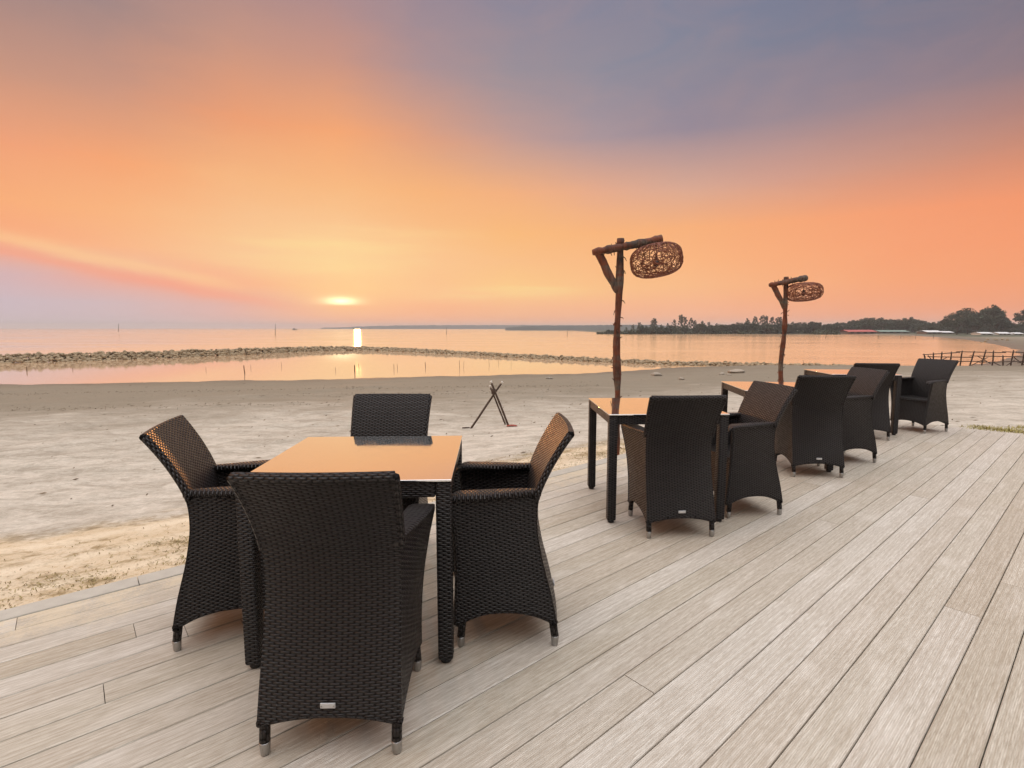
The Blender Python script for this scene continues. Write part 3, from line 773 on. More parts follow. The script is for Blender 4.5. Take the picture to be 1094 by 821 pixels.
TABLES = [(-0.655, 2.315, 2.5, 'nearest square table, black wicker with a glass top glowing orange, four chairs around it'),
          (1.045, 3.840, 1.5, 'second square wicker table with glass top, reflecting the nearer driftwood lamp post'),
          (2.615, 5.130, -7, 'third square wicker table with glass top, in line with the farther driftwood lamp post'),
          (4.44, 6.80, -7, 'farthest square wicker table with glass top, mostly hidden behind chairs')]
pt = make_table()
for i, (x, y, a, lab) in enumerate(TABLES):
    o = pt if i == 0 else dup(pt)
    o.location = (x, y, 0.001); o.rotation_euler = (0, 0, R(a)); tag(o, lab, 'table', 'wicker dining tables on the deck')

# ------------------------------------------------------------------ driftwood lamps
def branch(mb, p0, p1, r0, r1, seed, n=26, knots=0.16, bend=0.012, seg=10):
    p0 = np.array(p0, float); p1 = np.array(p1, float); pts = []; rad = []
    for k in range(n):
        t = k / (n - 1)
        w = np.array([mnoise.noise((t * 3.2, seed, 1.7)), mnoise.noise((t * 3.2, seed, 7.7)), 0]) * bend * math.sin(pi * min(t * 1.1, 1))
        pts.append(p0 + (p1 - p0) * t + w)
        rad.append((r0 + (r1 - r0) * t) * (1 + knots * mnoise.noise((t * 14, seed * 3.1, 4.4)) + knots * 1.2 * max(0, mnoise.noise((t * 8, seed, 9.4)) - 0.25)))
    rad[0] *= 0.85; rad[-1] *= 0.85
    mb.tube(pts, np.array(rad), seg)
    return pts
def make_lamp(px_post, Y, zg, marks, seed, label, peel=True):
    """marks: photograph positions of post top, beam left, beam right, brace foot, shade centre"""
    W = lambda m, dy=0.0: at_dist(m[0], m[1], Y + dy)
    top, bl, br, bf, sc = (W(marks['top']), W(marks['bl'], -.03), W(marks['br'], -.03), W(marks['bf']), W(marks['sc'], -.03))
    base = np.array([W(px_post)[0], Y, zg])
    root = empty('driftwood_lamp', tuple(base)); o3 = base
    tag(root, label, 'lamp post', 'driftwood lamp posts along the deck edge')
    L = lambda p: np.array(p) - o3
    m = MB(); pts = branch(m, (0, 0, -0.35), L(top), 0.039, 0.039, seed, 60, 0.36, 0.035)
    rr = random.Random(int(seed * 10))
    for k in range(60):      # loose strips of bark and broken twig stubs
        i = rr.randrange(10, 58); p = pts[i]; a = rr.uniform(0, 2 * pi); r = 0.036
        q = p + np.array([math.cos(a) * r, math.sin(a) * r, 0])
        e = q + np.array([math.cos(a) * rr.uniform(.012, .035), math.sin(a) * rr.uniform(.01, .03), rr.uniform(-.07, .05)])
        m.tube([q - np.array([math.cos(a), math.sin(a), 0]) * .01, (q + e) / 2 + np.array([0, 0, .006]), e], [0.006, 0.005, 0.002], 5)
    post = m.build('post', M['bark'], root)
    m = MB(); q = branch(m, L(bl), L(br), 0.038, 0.050, seed + 2, 34, 0.34, 0.015)
    for k in range(14):
        i = rr.randrange(2, 33); p = q[i]; e = p + np.array([rr.uniform(-.03, .03), rr.uniform(-.03, .0), rr.choice([-1, 1]) * rr.uniform(.05, .075)])
        m.tube([p, (p + e) / 2, e], [0.008, 0.006, 0.003], 5)
    m.build('crossbeam', M['bark'], root)
    m = MB(); branch(m, L(W(marks['bl2'])), L(bf), 0.042, 0.038, seed + 5, 16, 0.16, 0.01); m.build('brace', M['bark'], root)
    # woven shade: an ellipsoid shell of random rattan strands
    a, bb, c = marks['rad']; tl = R(marks['tilt']); s = MB(); r2 = random.Random(int(seed * 100)); C = L(sc)
    def onshell(d, k=1.0):
        q = (abs(d[0]) ** 2.7 + abs(d[1]) ** 2.7 + abs(d[2]) ** 2.7) ** (1 / 2.7)
        x, y, z = d[0] / q * a * k, d[1] / q * bb * k, d[2] / q * c * k
        # flattened lantern: squarish poles
        return C + np.array([x * math.cos(tl) - z * math.sin(tl), y, x * math.sin(tl) + z * math.cos(tl)])
    for k in range(marks['n']):
        ax = np.array([r2.gauss(0, 1), r2.gauss(0, 1), r2.gauss(0, 1)]); ax /= np.linalg.norm(ax)
        u = np.cross(ax, [0.3, 0.5, 0.8]); u /= np.linalg.norm(u); v = np.cross(ax, u); off = r2.uniform(-0.75, 0.75); a0 = r2.uniform(0, 6.28); span = r2.uniform(2.0, 6.2)
        path = []
        for g in np.linspace(a0, a0 + span, 26):
            wob = off + 0.12 * math.sin(g * r2.choice([2, 3]) + k)
            d = math.sqrt(max(0, 1 - off * off)) * (math.cos(g) * u + math.sin(g) * v) + ax * wob; d /= np.linalg.norm(d)
            path.append(onshell(d, 1.0 + 0.012 * math.sin(k * 1.7)))
        s.tube(path, r2.uniform(0.0019, 0.0036), 5, caps=False)
    for z_ in (0.0,):      # stout rings: the two rims and the seam
        for (off, rad) in ((0.0, 0.0055), (0.93, 0.006), (-0.93, 0.006)):
            ring = [onshell(np.array([math.cos(g) * math.sqrt(1 - off * off), off, math.sin(g) * math.sqrt(1 - off * off)])) for g in np.linspace(0, 2 * pi, 49)]
            s.tube(ring, rad, 6, caps=False)
    ring = [onshell(np.array([0, math.cos(g), math.sin(g)])) for g in np.linspace(0, 2 * pi, 37)]
    s.tube(ring, 0.005, 6, caps=False)
    shade = s.build('lamp_shade', M['rattan'], root)
    bl_ = MB(); cc = C + np.array([0, 0, c * 0.98])
    hang = br - o3 + (C - (br - o3)) * 0.35
    topc = np.array([C[0], C[1], L(bl)[2] + (L(br)[2] - L(bl)[2]) * (C[0] - L(bl)[0]) / (L(br)[0] - L(bl)[0])])
    bl_.tube([topc, C + np.array([0, 0, 0.035])], 0.004, 6)
    prof = [(0.035, 0.016), (0.02, 0.020), (-0.005, 0.020), (-0.01, 0.026), (-0.03, 0.034), (-0.055, 0.026), (-0.066, 0.006)]
    bl_.tube([C + np.array([0, 0, z]) for z, _ in prof], np.array([r for _, r in prof]), 12)
    bl_.build('bulb', M['bulb'], shade)
    return root
make_lamp((659, 420), 5.52, -0.06, dict(top=(663, 255), bl=(633, 270), br=(707, 256), bl2=(638, 268), bf=(660, 312), sc=(701, 278.5), rad=(0.256, 0.235, 0.170), tilt=10, n=92), 2.3,
          'nearer, taller driftwood lamp post with woven rattan shade, behind the second table')
make_lamp((836.5, 390), 8.60, -0.10, dict(top=(840, 296), bl=(822, 305), br=(862, 297), bl2=(825, 303), bf=(838.5, 329), sc=(858.5, 312.2), rad=(0.268, 0.24, 0.150), tilt=4, n=92), 5.9,
          'farther, shorter driftwood lamp post with woven rattan shade, behind the third table')

# ------------------------------------------------------------------ crossed poles on the sand
def gz(x, y): return float(ground_z(np.array([[x, y]]))[0][0])
def hit_ground(px, py, lo=-1.7, hi=0.1):
    d = sight(px, py)
    t0, t1 = 1.0, 400.0
    for t in np.geomspace(1.5, 300, 500):
        p = np.array([0, 0, EYE]) + d * t
        if p[2] < gz(p[0], p[1]): return p
    return on_plane(px, py, WATER)
def poles():
    f1 = hit_ground(501, 457.5); f2 = hit_ground(544.5, 456.5); Y = (f1[1] + f2[1]) / 2
    root = empty('crossed_poles', (527 * 0 + (f1[0] + f2[0]) / 2, Y, min(f1[2], f2[2])))
    tag(root, 'dark crossed poles with pale tips and a red foot pad, on the sand', 'pole tripod')
    o3 = np.array(root.location)
    def pole(pb, pt_, db, dt, r):
        a = at_dist(*pb, Y + db) - o3; a[2] = gz(a[0] + o3[0], a[1] + o3[1]) - o3[2] - 0.05; b = at_dist(*pt_, Y + dt) - o3
        m = MB(); branch(m, a, b, r, r * 0.9, r * 99 + pb[0], 16, 0.12, 0.006, 8); p = m.build('pole', M['stick'], root)
        t = MB(); d = (b - a) / np.linalg.norm(b - a); t.tube([b - d * 0.03, b + d * 0.012], r * 1.12, 8); t.build('pole_tip', M['white_tip'], p)
    pole((501, 457.5), (536.5, 408.5), 0, 0.06, 0.018)
    pole((544.5, 456.5), (524.5, 408), 0, -0.05, 0.019)
    pole((541, 450), (523.5, 413), 0.35, 0.04, 0.015)
    c = at_dist(527.5, 418.5, Y) - o3
    b = MB()
    for k in range(4): b.tube([c + np.array([math.cos(g) * .036, math.sin(g) * .05, (k - 1.5) * .018 + .01 * math.sin(g)]) for g in np.linspace(0, 2 * pi, 15)], 0.008, 6, caps=False)
    b.build('binding', M['stick'], root)
    p = at_dist(547, 457.3, Y - 0.05) - o3; p[2] = gz(p[0] + o3[0], p[1] + o3[1]) - o3[2]
    r = MB(); rings = []
    for t in np.linspace(-1, 1, 11):
        w = math.sqrt(max(0.04, 1 - abs(t) ** 2.5)); rings.append([(p[0] + t * 0.095, p[1] + 0.05 * w * math.cos(g), p[2] + 0.004 + max(0, 0.026 * w * (0.6 + 0.4 * math.sin(g)) * (1 if math.sin(g) > -0.2 else 0.2))) for g in np.linspace(0, 2 * pi, 10, endpoint=False)])
    r.loft(rings); r.build('foot_pad', M['cloth_red'], root)
    p = at_dist(497.5, 457.6, Y) - o3; p[2] = gz(p[0] + o3[0], p[1] + o3[1]) - o3[2] + .012
    r = MB(); branch(r, p + np.array([-.06, 0, 0]), p + np.array([.07, .01, 0.004]), 0.012, 0.01, 3.3, 8, .2, .004, 7); r.build('foot_bar', M['stick'], root)
poles()

# ------------------------------------------------------------------ breakwater rocks
def rock_mesh(seed, mat, name='rock'):
    import bmesh
    bm = bmesh.new(); bmesh.ops.create_icosphere(bm, subdivisions=3, radius=1.0)
    rr = random.Random(seed); sc = (rr.uniform(.8, 1.25), rr.uniform(.7, 1.1), rr.uniform(.55, .85))
    planes = [(Vector((rr.gauss(0, 1), rr.gauss(0, 1), rr.gauss(0, 1))).normalized(), rr.uniform(.55, .85)) for _ in range(9)]
    for v in bm.verts:
        p = v.co.copy()
        for n_, d in planes:
            k = p.dot(n_)
            if k > d: p -= n_ * (k - d) * 0.92
        p *= 1 + 0.10 * mnoise.noise(p * 1.8 + Vector((seed, 0, 0))) + 0.05 * mnoise.noise(p * 5 + Vector((0, seed, 0)))
        v.co = Vector((p.x * sc[0], p.y * sc[1], p.z * sc[2]))
    me = bpy.data.meshes.new(name); bm.to_mesh(me); bm.free()
    me.materials.append(mat)
    for p in me.polygons: p.use_smooth = True
    me.set_sharp_from_angle(angle=R(28))
    return me
ROCKS = [rock_mesh(s, M['rock']) for s in range(8)]
def bw_samples(n, seed):
    rr = random.Random(seed); seglen = np.linalg.norm(np.diff(BW, axis=0), axis=1); cum = np.concatenate([[0], np.cumsum(seglen)])
    out = []
    for _ in range(n):
        t = rr.uniform(0, cum[-1]); i = min(int(np.searchsorted(cum, t)) - 1, len(seglen) - 1); i = max(i, 0)
        p = BW[i] + (BW[i + 1] - BW[i]) * (t - cum[i]) / seglen[i]
        d = (BW[i + 1] - BW[i]) / seglen[i]; nrm = np.array([-d[1], d[0]])
        nrm = np.array([0.0, 1.0])            # the bank lies beyond its waterline
        out.append((p, nrm, t / cum[-1]))
    return out
def bank(p):      # crest height and half width of the bank at plan point p
    left = p[0] < -20
    hx = float(np.interp(p[0], [-60, -30, -18, 0, 14, 26], [0.84, 0.76, 0.52, 0.40, 0.33, 0.24]))
    return hx
def build_breakwater():
    rr = random.Random(11); items = []
    for (p, nrm, t) in bw_samples(10000, 21):
        h = bank(p); hw = 0.55 + h * 1.0
        c = rr.uniform(-1, 1); z = WATER - 0.08 + h * (1 - abs(c) ** 1.6) * rr.uniform(0.55, 1.0)
        q = p + nrm * (hw * 1.0 + c * hw)
        r = (0.07 + 0.15 * rr.random() ** 1.7) * (0.75 + 0.5 * h)
        items.append((r / math.hypot(q[0], q[1]), q, z, r))
    vis = [it for it in items if abs(math.degrees(math.atan2(it[1][0], it[1][1]))) < 46]
    vis.sort(key=lambda it: -it[0] * (1 if True else 0))
    # the rocks in front and on the crest show largest
    big = vis[:300]; rest = [it for it in items if not any(it is b for b in big)] if False else vis[300:] + [it for it in items if abs(math.degrees(math.atan2(it[1][0], it[1][1]))) >= 46]
    for k, (_, q, z, r) in enumerate(big):
        o = bpy.data.objects.new('rock', ROCKS[k % 8]); COL.objects.link(o)
        o.location = (q[0], q[1], z + 0.03); o.scale = (r, r, r * rr.uniform(.8, 1.1)); o.rotation_euler = (rr.uniform(-.5, .5), rr.uniform(-.5, .5), rr.uniform(0, 6.28))
        tag(o, 'rough brown rock among those heaped along the low breakwater beyond the lagoon', 'rock', 'breakwater rocks')
    # the remaining rubble: one mass
    small = []
    import bmesh
    for s in range(5):
        bm = bmesh.new(); bmesh.ops.create_icosphere(bm, subdivisions=1, radius=1.0)
        for v in bm.verts: v.co *= 1 + 0.35 * mnoise.noise(v.co * 1.3 + Vector((s * 3.0, 0, 0)))
        small.append((np.array([v.co[:] for v in bm.verts]), np.array([[v.index for v in f.verts] for f in bm.faces]))); bm.free()
    V = []; Fc = []; o_ = 0
    for k, (_, q, z, r) in enumerate(rest):
        v, f = small[k % 5]; a = rr.uniform(0, 6.28); ca, sa = math.cos(a), math.sin(a)
        Rm = np.array([[ca, -sa, 0], [sa, ca, 0], [0, 0, 1]])
        V.append((v * np.array([r * rr.uniform(.8, 1.3), r, r * .75])) @ Rm.T + np.array([q[0], q[1], z])); Fc.append(f + o_); o_ += len(v)
    # core of the bank so no light shows through
    me = bpy.data.meshes.new('rock_rubble'); me.from_pydata(np.concatenate(V).tolist(), [], np.concatenate(Fc).tolist()); me.materials.append(M['rock']); me.update()
    o = bpy.data.objects.new('rock_rubble', me); COL.objects.link(o)
    tag(o, 'loose stone rubble filling the low breakwater beyond the lagoon', 'rubble', kind='stuff')
build_breakwater()

# stones lying on the grey sand near the breakwater's end
PALE = [rock_mesh(s, M['shellrock'], 'beach_stone') for s in (31, 32, 33)]
for k, (px, py, r, lab) in enumerate([(701, 402, .22, 'pale stone lying alone on grey sand right of the nearer lamp post'), (728, 406, .15, 'low pale stone on grey sand, nearest the deck of the scattered stones'), (786, 399, .24, 'largest pale stone on the sand just left of the farther lamp post'),
                                   (771, 400.5, .14, 'small pale stone in the row left of the farther lamp post'), (779, 401.5, .11, 'tiny pale stone in front of the largest stone on the sand'), (587, 405, .10, 'small white stone on the wet sand left of the nearer lamp post')]):
    p = hit_ground(px, py); o = bpy.data.objects.new('beach_stone', PALE[k % 3]); COL.objects.link(o); o.location = (p[0], p[1], p[2] + r * .25); o.scale = (r * 1.5, r, r * .8); o.rotation_euler = (0, 0, k * 1.3)
    tag(o, lab, 'stone', 'stones scattered on the sand')

# ------------------------------------------------------------------ stick fence
def stick_fence():
    Y = 33.0
    Z = lambda x, y, dy=0.0: at_dist(870 + x / 4.884, 310 + y / 4.884, Y + dy)
    root = empty('stick_fence', tuple(Z(585, 408))); o3 = np.array(root.location)
    tag(root, 'rickety fence of leaning dark sticks and rails at the right by the water', 'fence')
    posts = [((572, 333), (587, 412)), ((578, 345), (570, 410)), ((622, 326), (619, 408)), ((667, 322), (655, 410)), ((716, 321), (707, 412)), ((773, 316), (758, 412)), ((836, 318), (800, 425)), ((896, 312), (864, 427)), ((936, 316), (924, 428)), ((984, 340), (986, 424)), ((1040, 314), (1018, 432)), ((1094, 330), (1078, 430)), ((1130, 318), (1122, 432)), ((1180, 326), (1172, 434)), ((1236, 318), (1220, 436))]
    k = 0
    def st(a, b, nm, r, dy=0.0):
        nonlocal k; k += 1
        m = MB(); p, q = Z(*a, dy) - o3, Z(*b, dy) - o3
        if nm == 'post': q = q + (q - p) * 0.22
        branch(m, p, q, r, r * 1.1, k * 1.37, 9, 0.15, 0.03, 7); m.build(nm, M['stick'], root)
    for a, b in posts: st(a, b, 'post', 0.038)
    for a, b in [((566, 338), (760, 326)), ((740, 322), (1000, 327)), ((980, 322), (1240, 332)), ((590, 348), (830, 352)), ((810, 344), (1240, 352)), ((640, 374), (900, 372)), ((860, 378), (1100, 372)), ((1060, 380), (1240, 376))]: st(a, b, 'rail', 0.026, -0.07)
    for a, b in [((585, 412), (690, 352)), ((592, 340), (640, 400)), ((798, 404), (905, 352)), ((930, 376), (1052, 432)), ((1046, 366), (958, 424)), ((1040, 350), (1094, 392)), ((850, 345), (920, 385)), ((1090, 424), (1200, 345))]: st(a, b, 'brace', 0.024, 0.06)
stick_fence()

# ------------------------------------------------------------------ thin stakes in the water
def stakes():
    ls = [(29, 397, 5, 1.5), (78, 396, 3, .8), (220, 396, 4, .6), (262, 399.5, 9, 1.6), (268, 394, 4, .7), (301, 392, 5, .7), (359, 396.5, 4, .8), (379, 398, 8, 2.0), (384, 394.5, 6, .9), (421, 395, 6, 1.0), (425, 394, 5, .9), (455, 393, 6, 1.3), (491, 394, 9, .9), (495, 393, 7, .7), (523, 391, 6, .8), (533, 389, 4, .8), (546, 391, 5, .6)]
    for px, py, h, wd in ls:
        b = on_plane(px, py, WATER); Y = b[1]; H = h / F * Y; root = MB()
        branch(root, (0, 0, -0.4), (random.uniform(-.05, .05) * H * 3, 0, H), 0.022 * wd, 0.015 * wd, px * .1, 8, 0.1, 0.02, 6)
        o = root.build('stake', M['stake'], loc=tuple(b))
        tag(o, 'thin wooden stake standing in the still lagoon', 'stake', 'stakes in the lagoon')
    for px, ptop, pbot, dist, lab in [(126.5, 346, 352.5, 260, 'lone dark pole far out at sea on the left, left of the sun'), (294, 346, 355.5, 210, 'tall dark pole in the sea just left of the distant boat'), (477, 350, 355, 230, 'faint pole in the sea below the far headland'), (606, 352, 357, 220, 'faint pole in the sea left of the nearer lamp post'),
                               (794.5, 390.0, 396, 36, 'short dark post on the breakwater left of the farther lamp post'), (858, 385, 391.5, 38, 'short dark post on the breakwater right of the farther lamp post')]:
        b = at_dist(px, pbot, dist); t = at_dist(px + .3, ptop, dist); m = MB(); L = t - b; L_ = L * 1.0
        branch(m, np.array([0, 0, -1.0]), L_, 0.0005 * dist, 0.0003 * dist, px, 8, .08, .02, 6)
        o = m.build('pole', M['stick'], loc=tuple(b)); tag(o, lab, 'pole', 'poles in the water')
    for px in [882, 938, 962, 978, 997]:
        b = on_plane(px, 361.5, WATER); m = MB(); branch(m, (0, 0, -.5), (0.1, 0, 1.0), .07, .05, px, 6, .1, .02, 6)
        o = m.build('mooring_pole', M['stick'], loc=tuple(b)); tag(o, 'thin mooring pole in the water off the far shore', 'pole', 'mooring poles off the far shore')
    b = on_plane(315, 351.6, WATER); D = 700.0; b = at_dist(315, 352.9, D)
    root = empty('boat', (b[0], b[1], WATER)); tag(root, 'tiny dark boat on the horizon left of the sun', 'boat')
    m = MB(); rings = []
    for t in np.linspace(-1, 1, 9):
        w = 0.9 * (1 - abs(t) ** 2.2) + .06; sh = 0.5 * t * t
        rings.append([(t * 3.4, -w, 0.9 + sh), (t * 3.4, -w * .6, -.3), (t * 3.4, w * .6, -.3), (t * 3.4, w, 0.9 + sh)])
    m.loft(rings); m.build('hull', M['hull'], root)
    m = MB(); m.box((-0.8, 0, 1.7), (1.8, 1.2, 1.6), .1); m.build('cabin', M['hull'], root)
    m = MB(); m.tube([(0.6, 0, .6), (0.6, 0, 4.0)], .09, 6); m.build('mast', M['hull'], root)
stakes()

# ------------------------------------------------------------------ far shore: trees, woods, huts, headland
def leaf_cloud(clumps, per, size, r, flat=0.7):
    """small leaf-spray quads scattered through clump volumes"""
    cl = []
    for (c, rad) in clumps:
        d = r.normal(size=(per, 3)); d /= np.linalg.norm(d, axis=1)[:, None]
        k = r.random(per)[:, None] ** 0.45
        cl.append(np.array(c) + d * k * np.array([rad, rad, rad * flat]))
    C = np.concatenate(cl); n = len(C)
    a = r.normal(size=(n, 3)); a /= np.linalg.norm(a, axis=1)[:, None]; b = np.cross(a, r.normal(size=(n, 3))); b /= np.linalg.norm(b, axis=1)[:, None]
    s = size * (0.6 + 0.8 * r.random(n))[:, None]
    V = np.stack([C - a * s - b * s * .45, C + a * s * .2 - b * s * .6, C + a * s + b * s * .35, C - a * s * .1 + b * s * .65], axis=1).reshape(-1, 3)
    return V, np.arange(n * 4).reshape(-1, 4)
def np_mesh(name, V, Fq, mat):
    me = bpy.data.meshes.new(name); me.vertices.add(len(V)); me.vertices.foreach_set('co', V.astype(np.float32).ravel())
    k = Fq.shape[1]
    me.loops.add(len(Fq) * k); me.loops.foreach_set('vertex_index', Fq.astype(np.int32).ravel())
    me.polygons.add(len(Fq)); me.polygons.foreach_set('loop_start', np.arange(0, len(Fq) * k, k, dtype=np.int32))
    me.update(calc_edges=True); me.materials.append(mat); return me
def tree_proto(kind, seed):
    r = np.random.default_rng(seed); rr = random.Random(seed)
    m = MB(); H = 1.0
    trunk = [(0, 0, -0.05), (0.01, 0, 0.2), (rr.uniform(-.03, .03), rr.uniform(-.03, .03), 0.55), (rr.uniform(-.05, .05), 0, 0.93 if kind == 'needle' else 0.7)]
    m.tube(trunk, np.array([0.022, 0.018, 0.012, 0.004]), 7)
    clumps = []
    if kind == 'needle':        # casuarina: airy uneven spire
        nb = 26
        for i in range(nb):
            z = 0.16 + 0.80 * (i / (nb - 1)); w = 0.20 * (1 - ((z - 0.35) / 0.72) ** 2 if z > .35 else 0.6 + 0.4 * z / .35) * rr.uniform(0.45, 1.25)
            a = i * 2.4 + rr.uniform(-.5, .5); c = (math.cos(a) * w, math.sin(a) * w, z + rr.uniform(-.02, .03))
            clumps.append((c, rr.uniform(0.045, 0.085))); m.tube([(0, 0, max(0.1, z - .08)), (c[0] * .5, c[1] * .5, z - .03), c], np.array([.007, .005, .002]), 5)
        V, Fq = leaf_cloud(clumps, 70, 0.020, r, 0.9)
    else:                       # broad rounded crown of uneven clumps
        nb = 30
        for i in range(nb):
            a = rr.uniform(0, 6.28); ph = rr.uniform(-0.45, 1.35); q = 0.36 * rr.uniform(.55, 1.08)
            c = (math.cos(a) * math.cos(ph) * q * 1.15, math.sin(a) * math.cos(ph) * q * 1.15, 0.52 + math.sin(ph) * q * 1.1)
            clumps.append((c, rr.uniform(0.09, 0.15))); m.tube([(0, 0, 0.25), (c[0] * .5, c[1] * .5, .25 + (c[2] - .25) * .6), c], np.array([.010, .007, .003]), 5)
        V, Fq = leaf_cloud(clumps, 95, 0.028, r, 0.8)
    return m.mesh('trunk', M['trunk']), np_mesh('crown', V, Fq, M['leafA'] if kind == 'needle' else M['leafB'])
NEED = [tree_proto('needle', 40 + i) for i in range(5)]; BROAD = [tree_proto('broad', 60 + i) for i in range(6)]
def plant(px, ybase, h_px, kind, idx, name, label, group, dist=None, wide=1.0):
    b = on_plane(px, ybase, WATER + 0.3) if dist is None else at_dist(px, ybase, dist)
    top = at_dist(px, ybase - h_px, b[1])[2]; b[2] = gz(b[0], b[1]) if b[1] < 400 else b[2]
    if b[2] < WATER: b[2] = WATER
    H = top - b[2]
    tr, cr = (NEED if kind == 'needle' else BROAD)[idx % (5 if kind == 'needle' else 6)]
    root = empty(name, (b[0], b[1], b[2] - 0.02 * H), random.uniform(0, 6.28)); tag(root, label, 'tree', group)
    root.scale = (H * wide, H * wide, H)
    for nm, me in (('trunk', tr), ('crown', cr)):
        o = bpy.data.objects.new(nm, me); COL.objects.link(o); o.parent = root
def far_trees():
    rr = random.Random(5); k = 0
    GA, GB, GC = 'trees on the wooded point across the bay', 'rounded trees behind the far beach huts', 'tall trees at the right end of the bay'
    LA = 'feathery dark casuarina on the wooded point across the bay'; LA2 = 'low bushy tree on the wooded point across the bay'; LB = 'rounded dark green tree in the grove behind the far huts'
    # wooded point, left part: sparse spires over scrub
    for px, h in [(669, 7), (676, 9), (683, 13), (690, 9), (697, 15), (699, 17), (706, 10), (713, 12), (720, 15), (727, 20), (731, 18), (738, 16), (742, 15), (750, 13), (757, 13), (765, 12), (798, 17), (806, 19), (814, 20), (818, 20), (824, 18), (830, 17), (833, 19), (846, 12)]:
        plant(px, 356.8, h + rr.uniform(-.8, .8), 'needle', k, 'casuarina_tree', LA, GA, dist=262 + rr.uniform(-8, 12), wide=rr.uniform(.8, 1.15)); k += 1
    for px in np.arange(648, 872, 5.2):
        h = (5 if px < 680 else 9 if px < 745 else 12 if px < 790 else 13) * rr.uniform(.8, 1.12)
        plant(px + rr.uniform(-2, 2), 357.6, h, 'broad', k, 'bushy_tree', LA2, GA, dist=250 + rr.uniform(-6, 6), wide=rr.uniform(1.2, 1.6)); k += 1
    # grove behind the huts
    for px in np.arange(862, 1016, 4.6):
        t = (px - 862) / 150; h = 8 + 9 * min(1, t * 2.6) if px < 980 else 14.5
        plant(px + rr.uniform(-2, 2), 357.2, h * rr.uniform(.9, 1.1), 'broad', k, 'grove_tree', LB, GB, dist=268 + rr.uniform(-12, 24), wide=rr.uniform(1.0, 1.4)); k += 1
    for px in np.arange(985, 1100, 8):
        plant(px, 358.2, 13 * rr.uniform(.85, 1.1), 'broad', k, 'grove_tree', LB, GB, dist=235 + rr.uniform(-6, 6), wide=rr.uniform(1.1, 1.5)); k += 1
    for px, h, w, kd, lab in [(1022, 28, 1.05, 'broad', 'round leafy tree at the left end of the tall clump right of the huts'), (1033, 31, .9, 'broad', 'tall uneven tree, second from left in the right clump'), (1044, 26, 1.2, 'broad', 'broad low tree filling the middle of the right-hand clump'), (1057, 34, .85, 'broad', 'tallest tree of the right clump, with a ragged crown'),
                              (1064, 29, .9, 'broad', 'leafy tree on the right shoulder of the right-hand clump'), (1070, 22, 1.1, 'broad', 'low tree at the right foot of the right-hand clump'), (1096, 30, .95, 'broad', 'big tree cut off by the right edge of the photo'), (1120, 33, 1.0, 'broad', 'big tree just beyond the right edge of the photo')]:
        plant(px, 358.8, h, kd, k, 'shore_tree', lab, GC, dist=200 + rr.uniform(-4, 8), wide=w); k += 1
    # scrub along the waterline, one mass
    r = np.random.default_rng(3); cl = []
    for px in np.arange(640, 1010, 1.6):
        base = 250 if px < 872 else 240
        b = at_dist(px + r.uniform(-1, 1), 357.4, base + r.uniform(-6, 6)); h = r.uniform(1.0, 2.2) * (0.5 if px < 665 else 1)
        if 896 < px < 1012: continue
        cl.append(((b[0], b[1], b[2] + h * .35), h))
    for px in np.arange(866, 1130, 1.5):       # undergrowth behind the huts and under the tall trees
        D_ = (285 if px < 990 else 240) + r.uniform(-6, 6); b = at_dist(px + r.uniform(-1, 1), 358, D_); g0 = max(WATER, gz(b[0], b[1])); h = r.uniform(1.6, 3.0)
        cl.append(((b[0], b[1], g0 + h * .45), h))
    V, Fq = leaf_cloud(cl, 60, 0.42, r, 0.75)
    o = bpy.data.objects.new('shore_scrub', np_mesh('shore_scrub', V, Fq, M['leafB'])); COL.objects.link(o)
    tag(o, 'dense scrub along the waterline across the bay', 'scrub', kind='stuff')
far_trees()

def hut(px0, px1, ytop, ybase, dist, roof, wall, name, label, nwin=3, open_front=False):
    a = at_dist(px0, ybase, dist); b = at_dist(px1, ybase, dist); Wd = b[0] - a[0]; top = at_dist(px0, ytop, dist)[2]; a[2] = max(WATER, gz((a[0] + b[0]) / 2, dist)); H = top - a[2]; D = min(Wd * .8, 7)
    root = empty(name, ((a[0] + b[0]) / 2, dist, a[2])); tag(root, label, 'hut', 'huts on the far beach')
    wh = H * 0.56; m = MB(); m.box((0, 0, wh / 2 - .2), (Wd * .94, D, wh + .4), .02); m.build('wall', M[wall], root)
    r = MB(); e = 0.5
    rp = [[(x, -D / 2 - e, wh - .02), (x, 0, H), (x, D / 2 + e, wh - .02), (x, D / 2 + e, wh - .14), (x, 0, H - .14), (x, -D / 2 - e, wh - .14)] for x in (-Wd / 2, Wd / 2)]
    r.loft(rp, smooth=False); r.build('roof', M[roof], root)
    for k in range(nwin):
        x = (-0.5 + (k + .5) / nwin) * Wd * .9
        w = MB(); w.box((x, -D / 2 - .02, wh * .5), (Wd / nwin * .45, .06, wh * .5), .01); f = w.build('window', M['window'], root)
        s = MB(); s.box((x, -D / 2 - .06, wh * .22), (Wd / nwin * .52, .12, .07), .01); s.build('sill', M[wall], f)
hut(900, 931, 352.6, 358.6, 246, 'red_roof', 'wall_dark', 'beach_hut', 'long far hut with a red roof beside the water', 4)
hut(934, 966, 353.0, 358.6, 250, 'green_roof', 'wall_dark', 'beach_hut', 'long far hut with a dull green roof, right of the red one', 4)
hut(984, 1001, 353.2, 358.6, 226, 'white_roof', 'wall_dark', 'beach_hut', 'far open hut with a bright white roof left of the tall trees', 3)
hut(1001, 1014, 354.0, 358.4, 228, 'white_roof', 'wall_dark', 'beach_hut', 'smaller white roofed hut between the bright white roof and the tall trees', 2)
hut(1042, 1056, 355.0, 358.6, 190, 'white_roof', 'wall_white', 'beach_hut', 'small white hut under the tallest shore tree', 2)
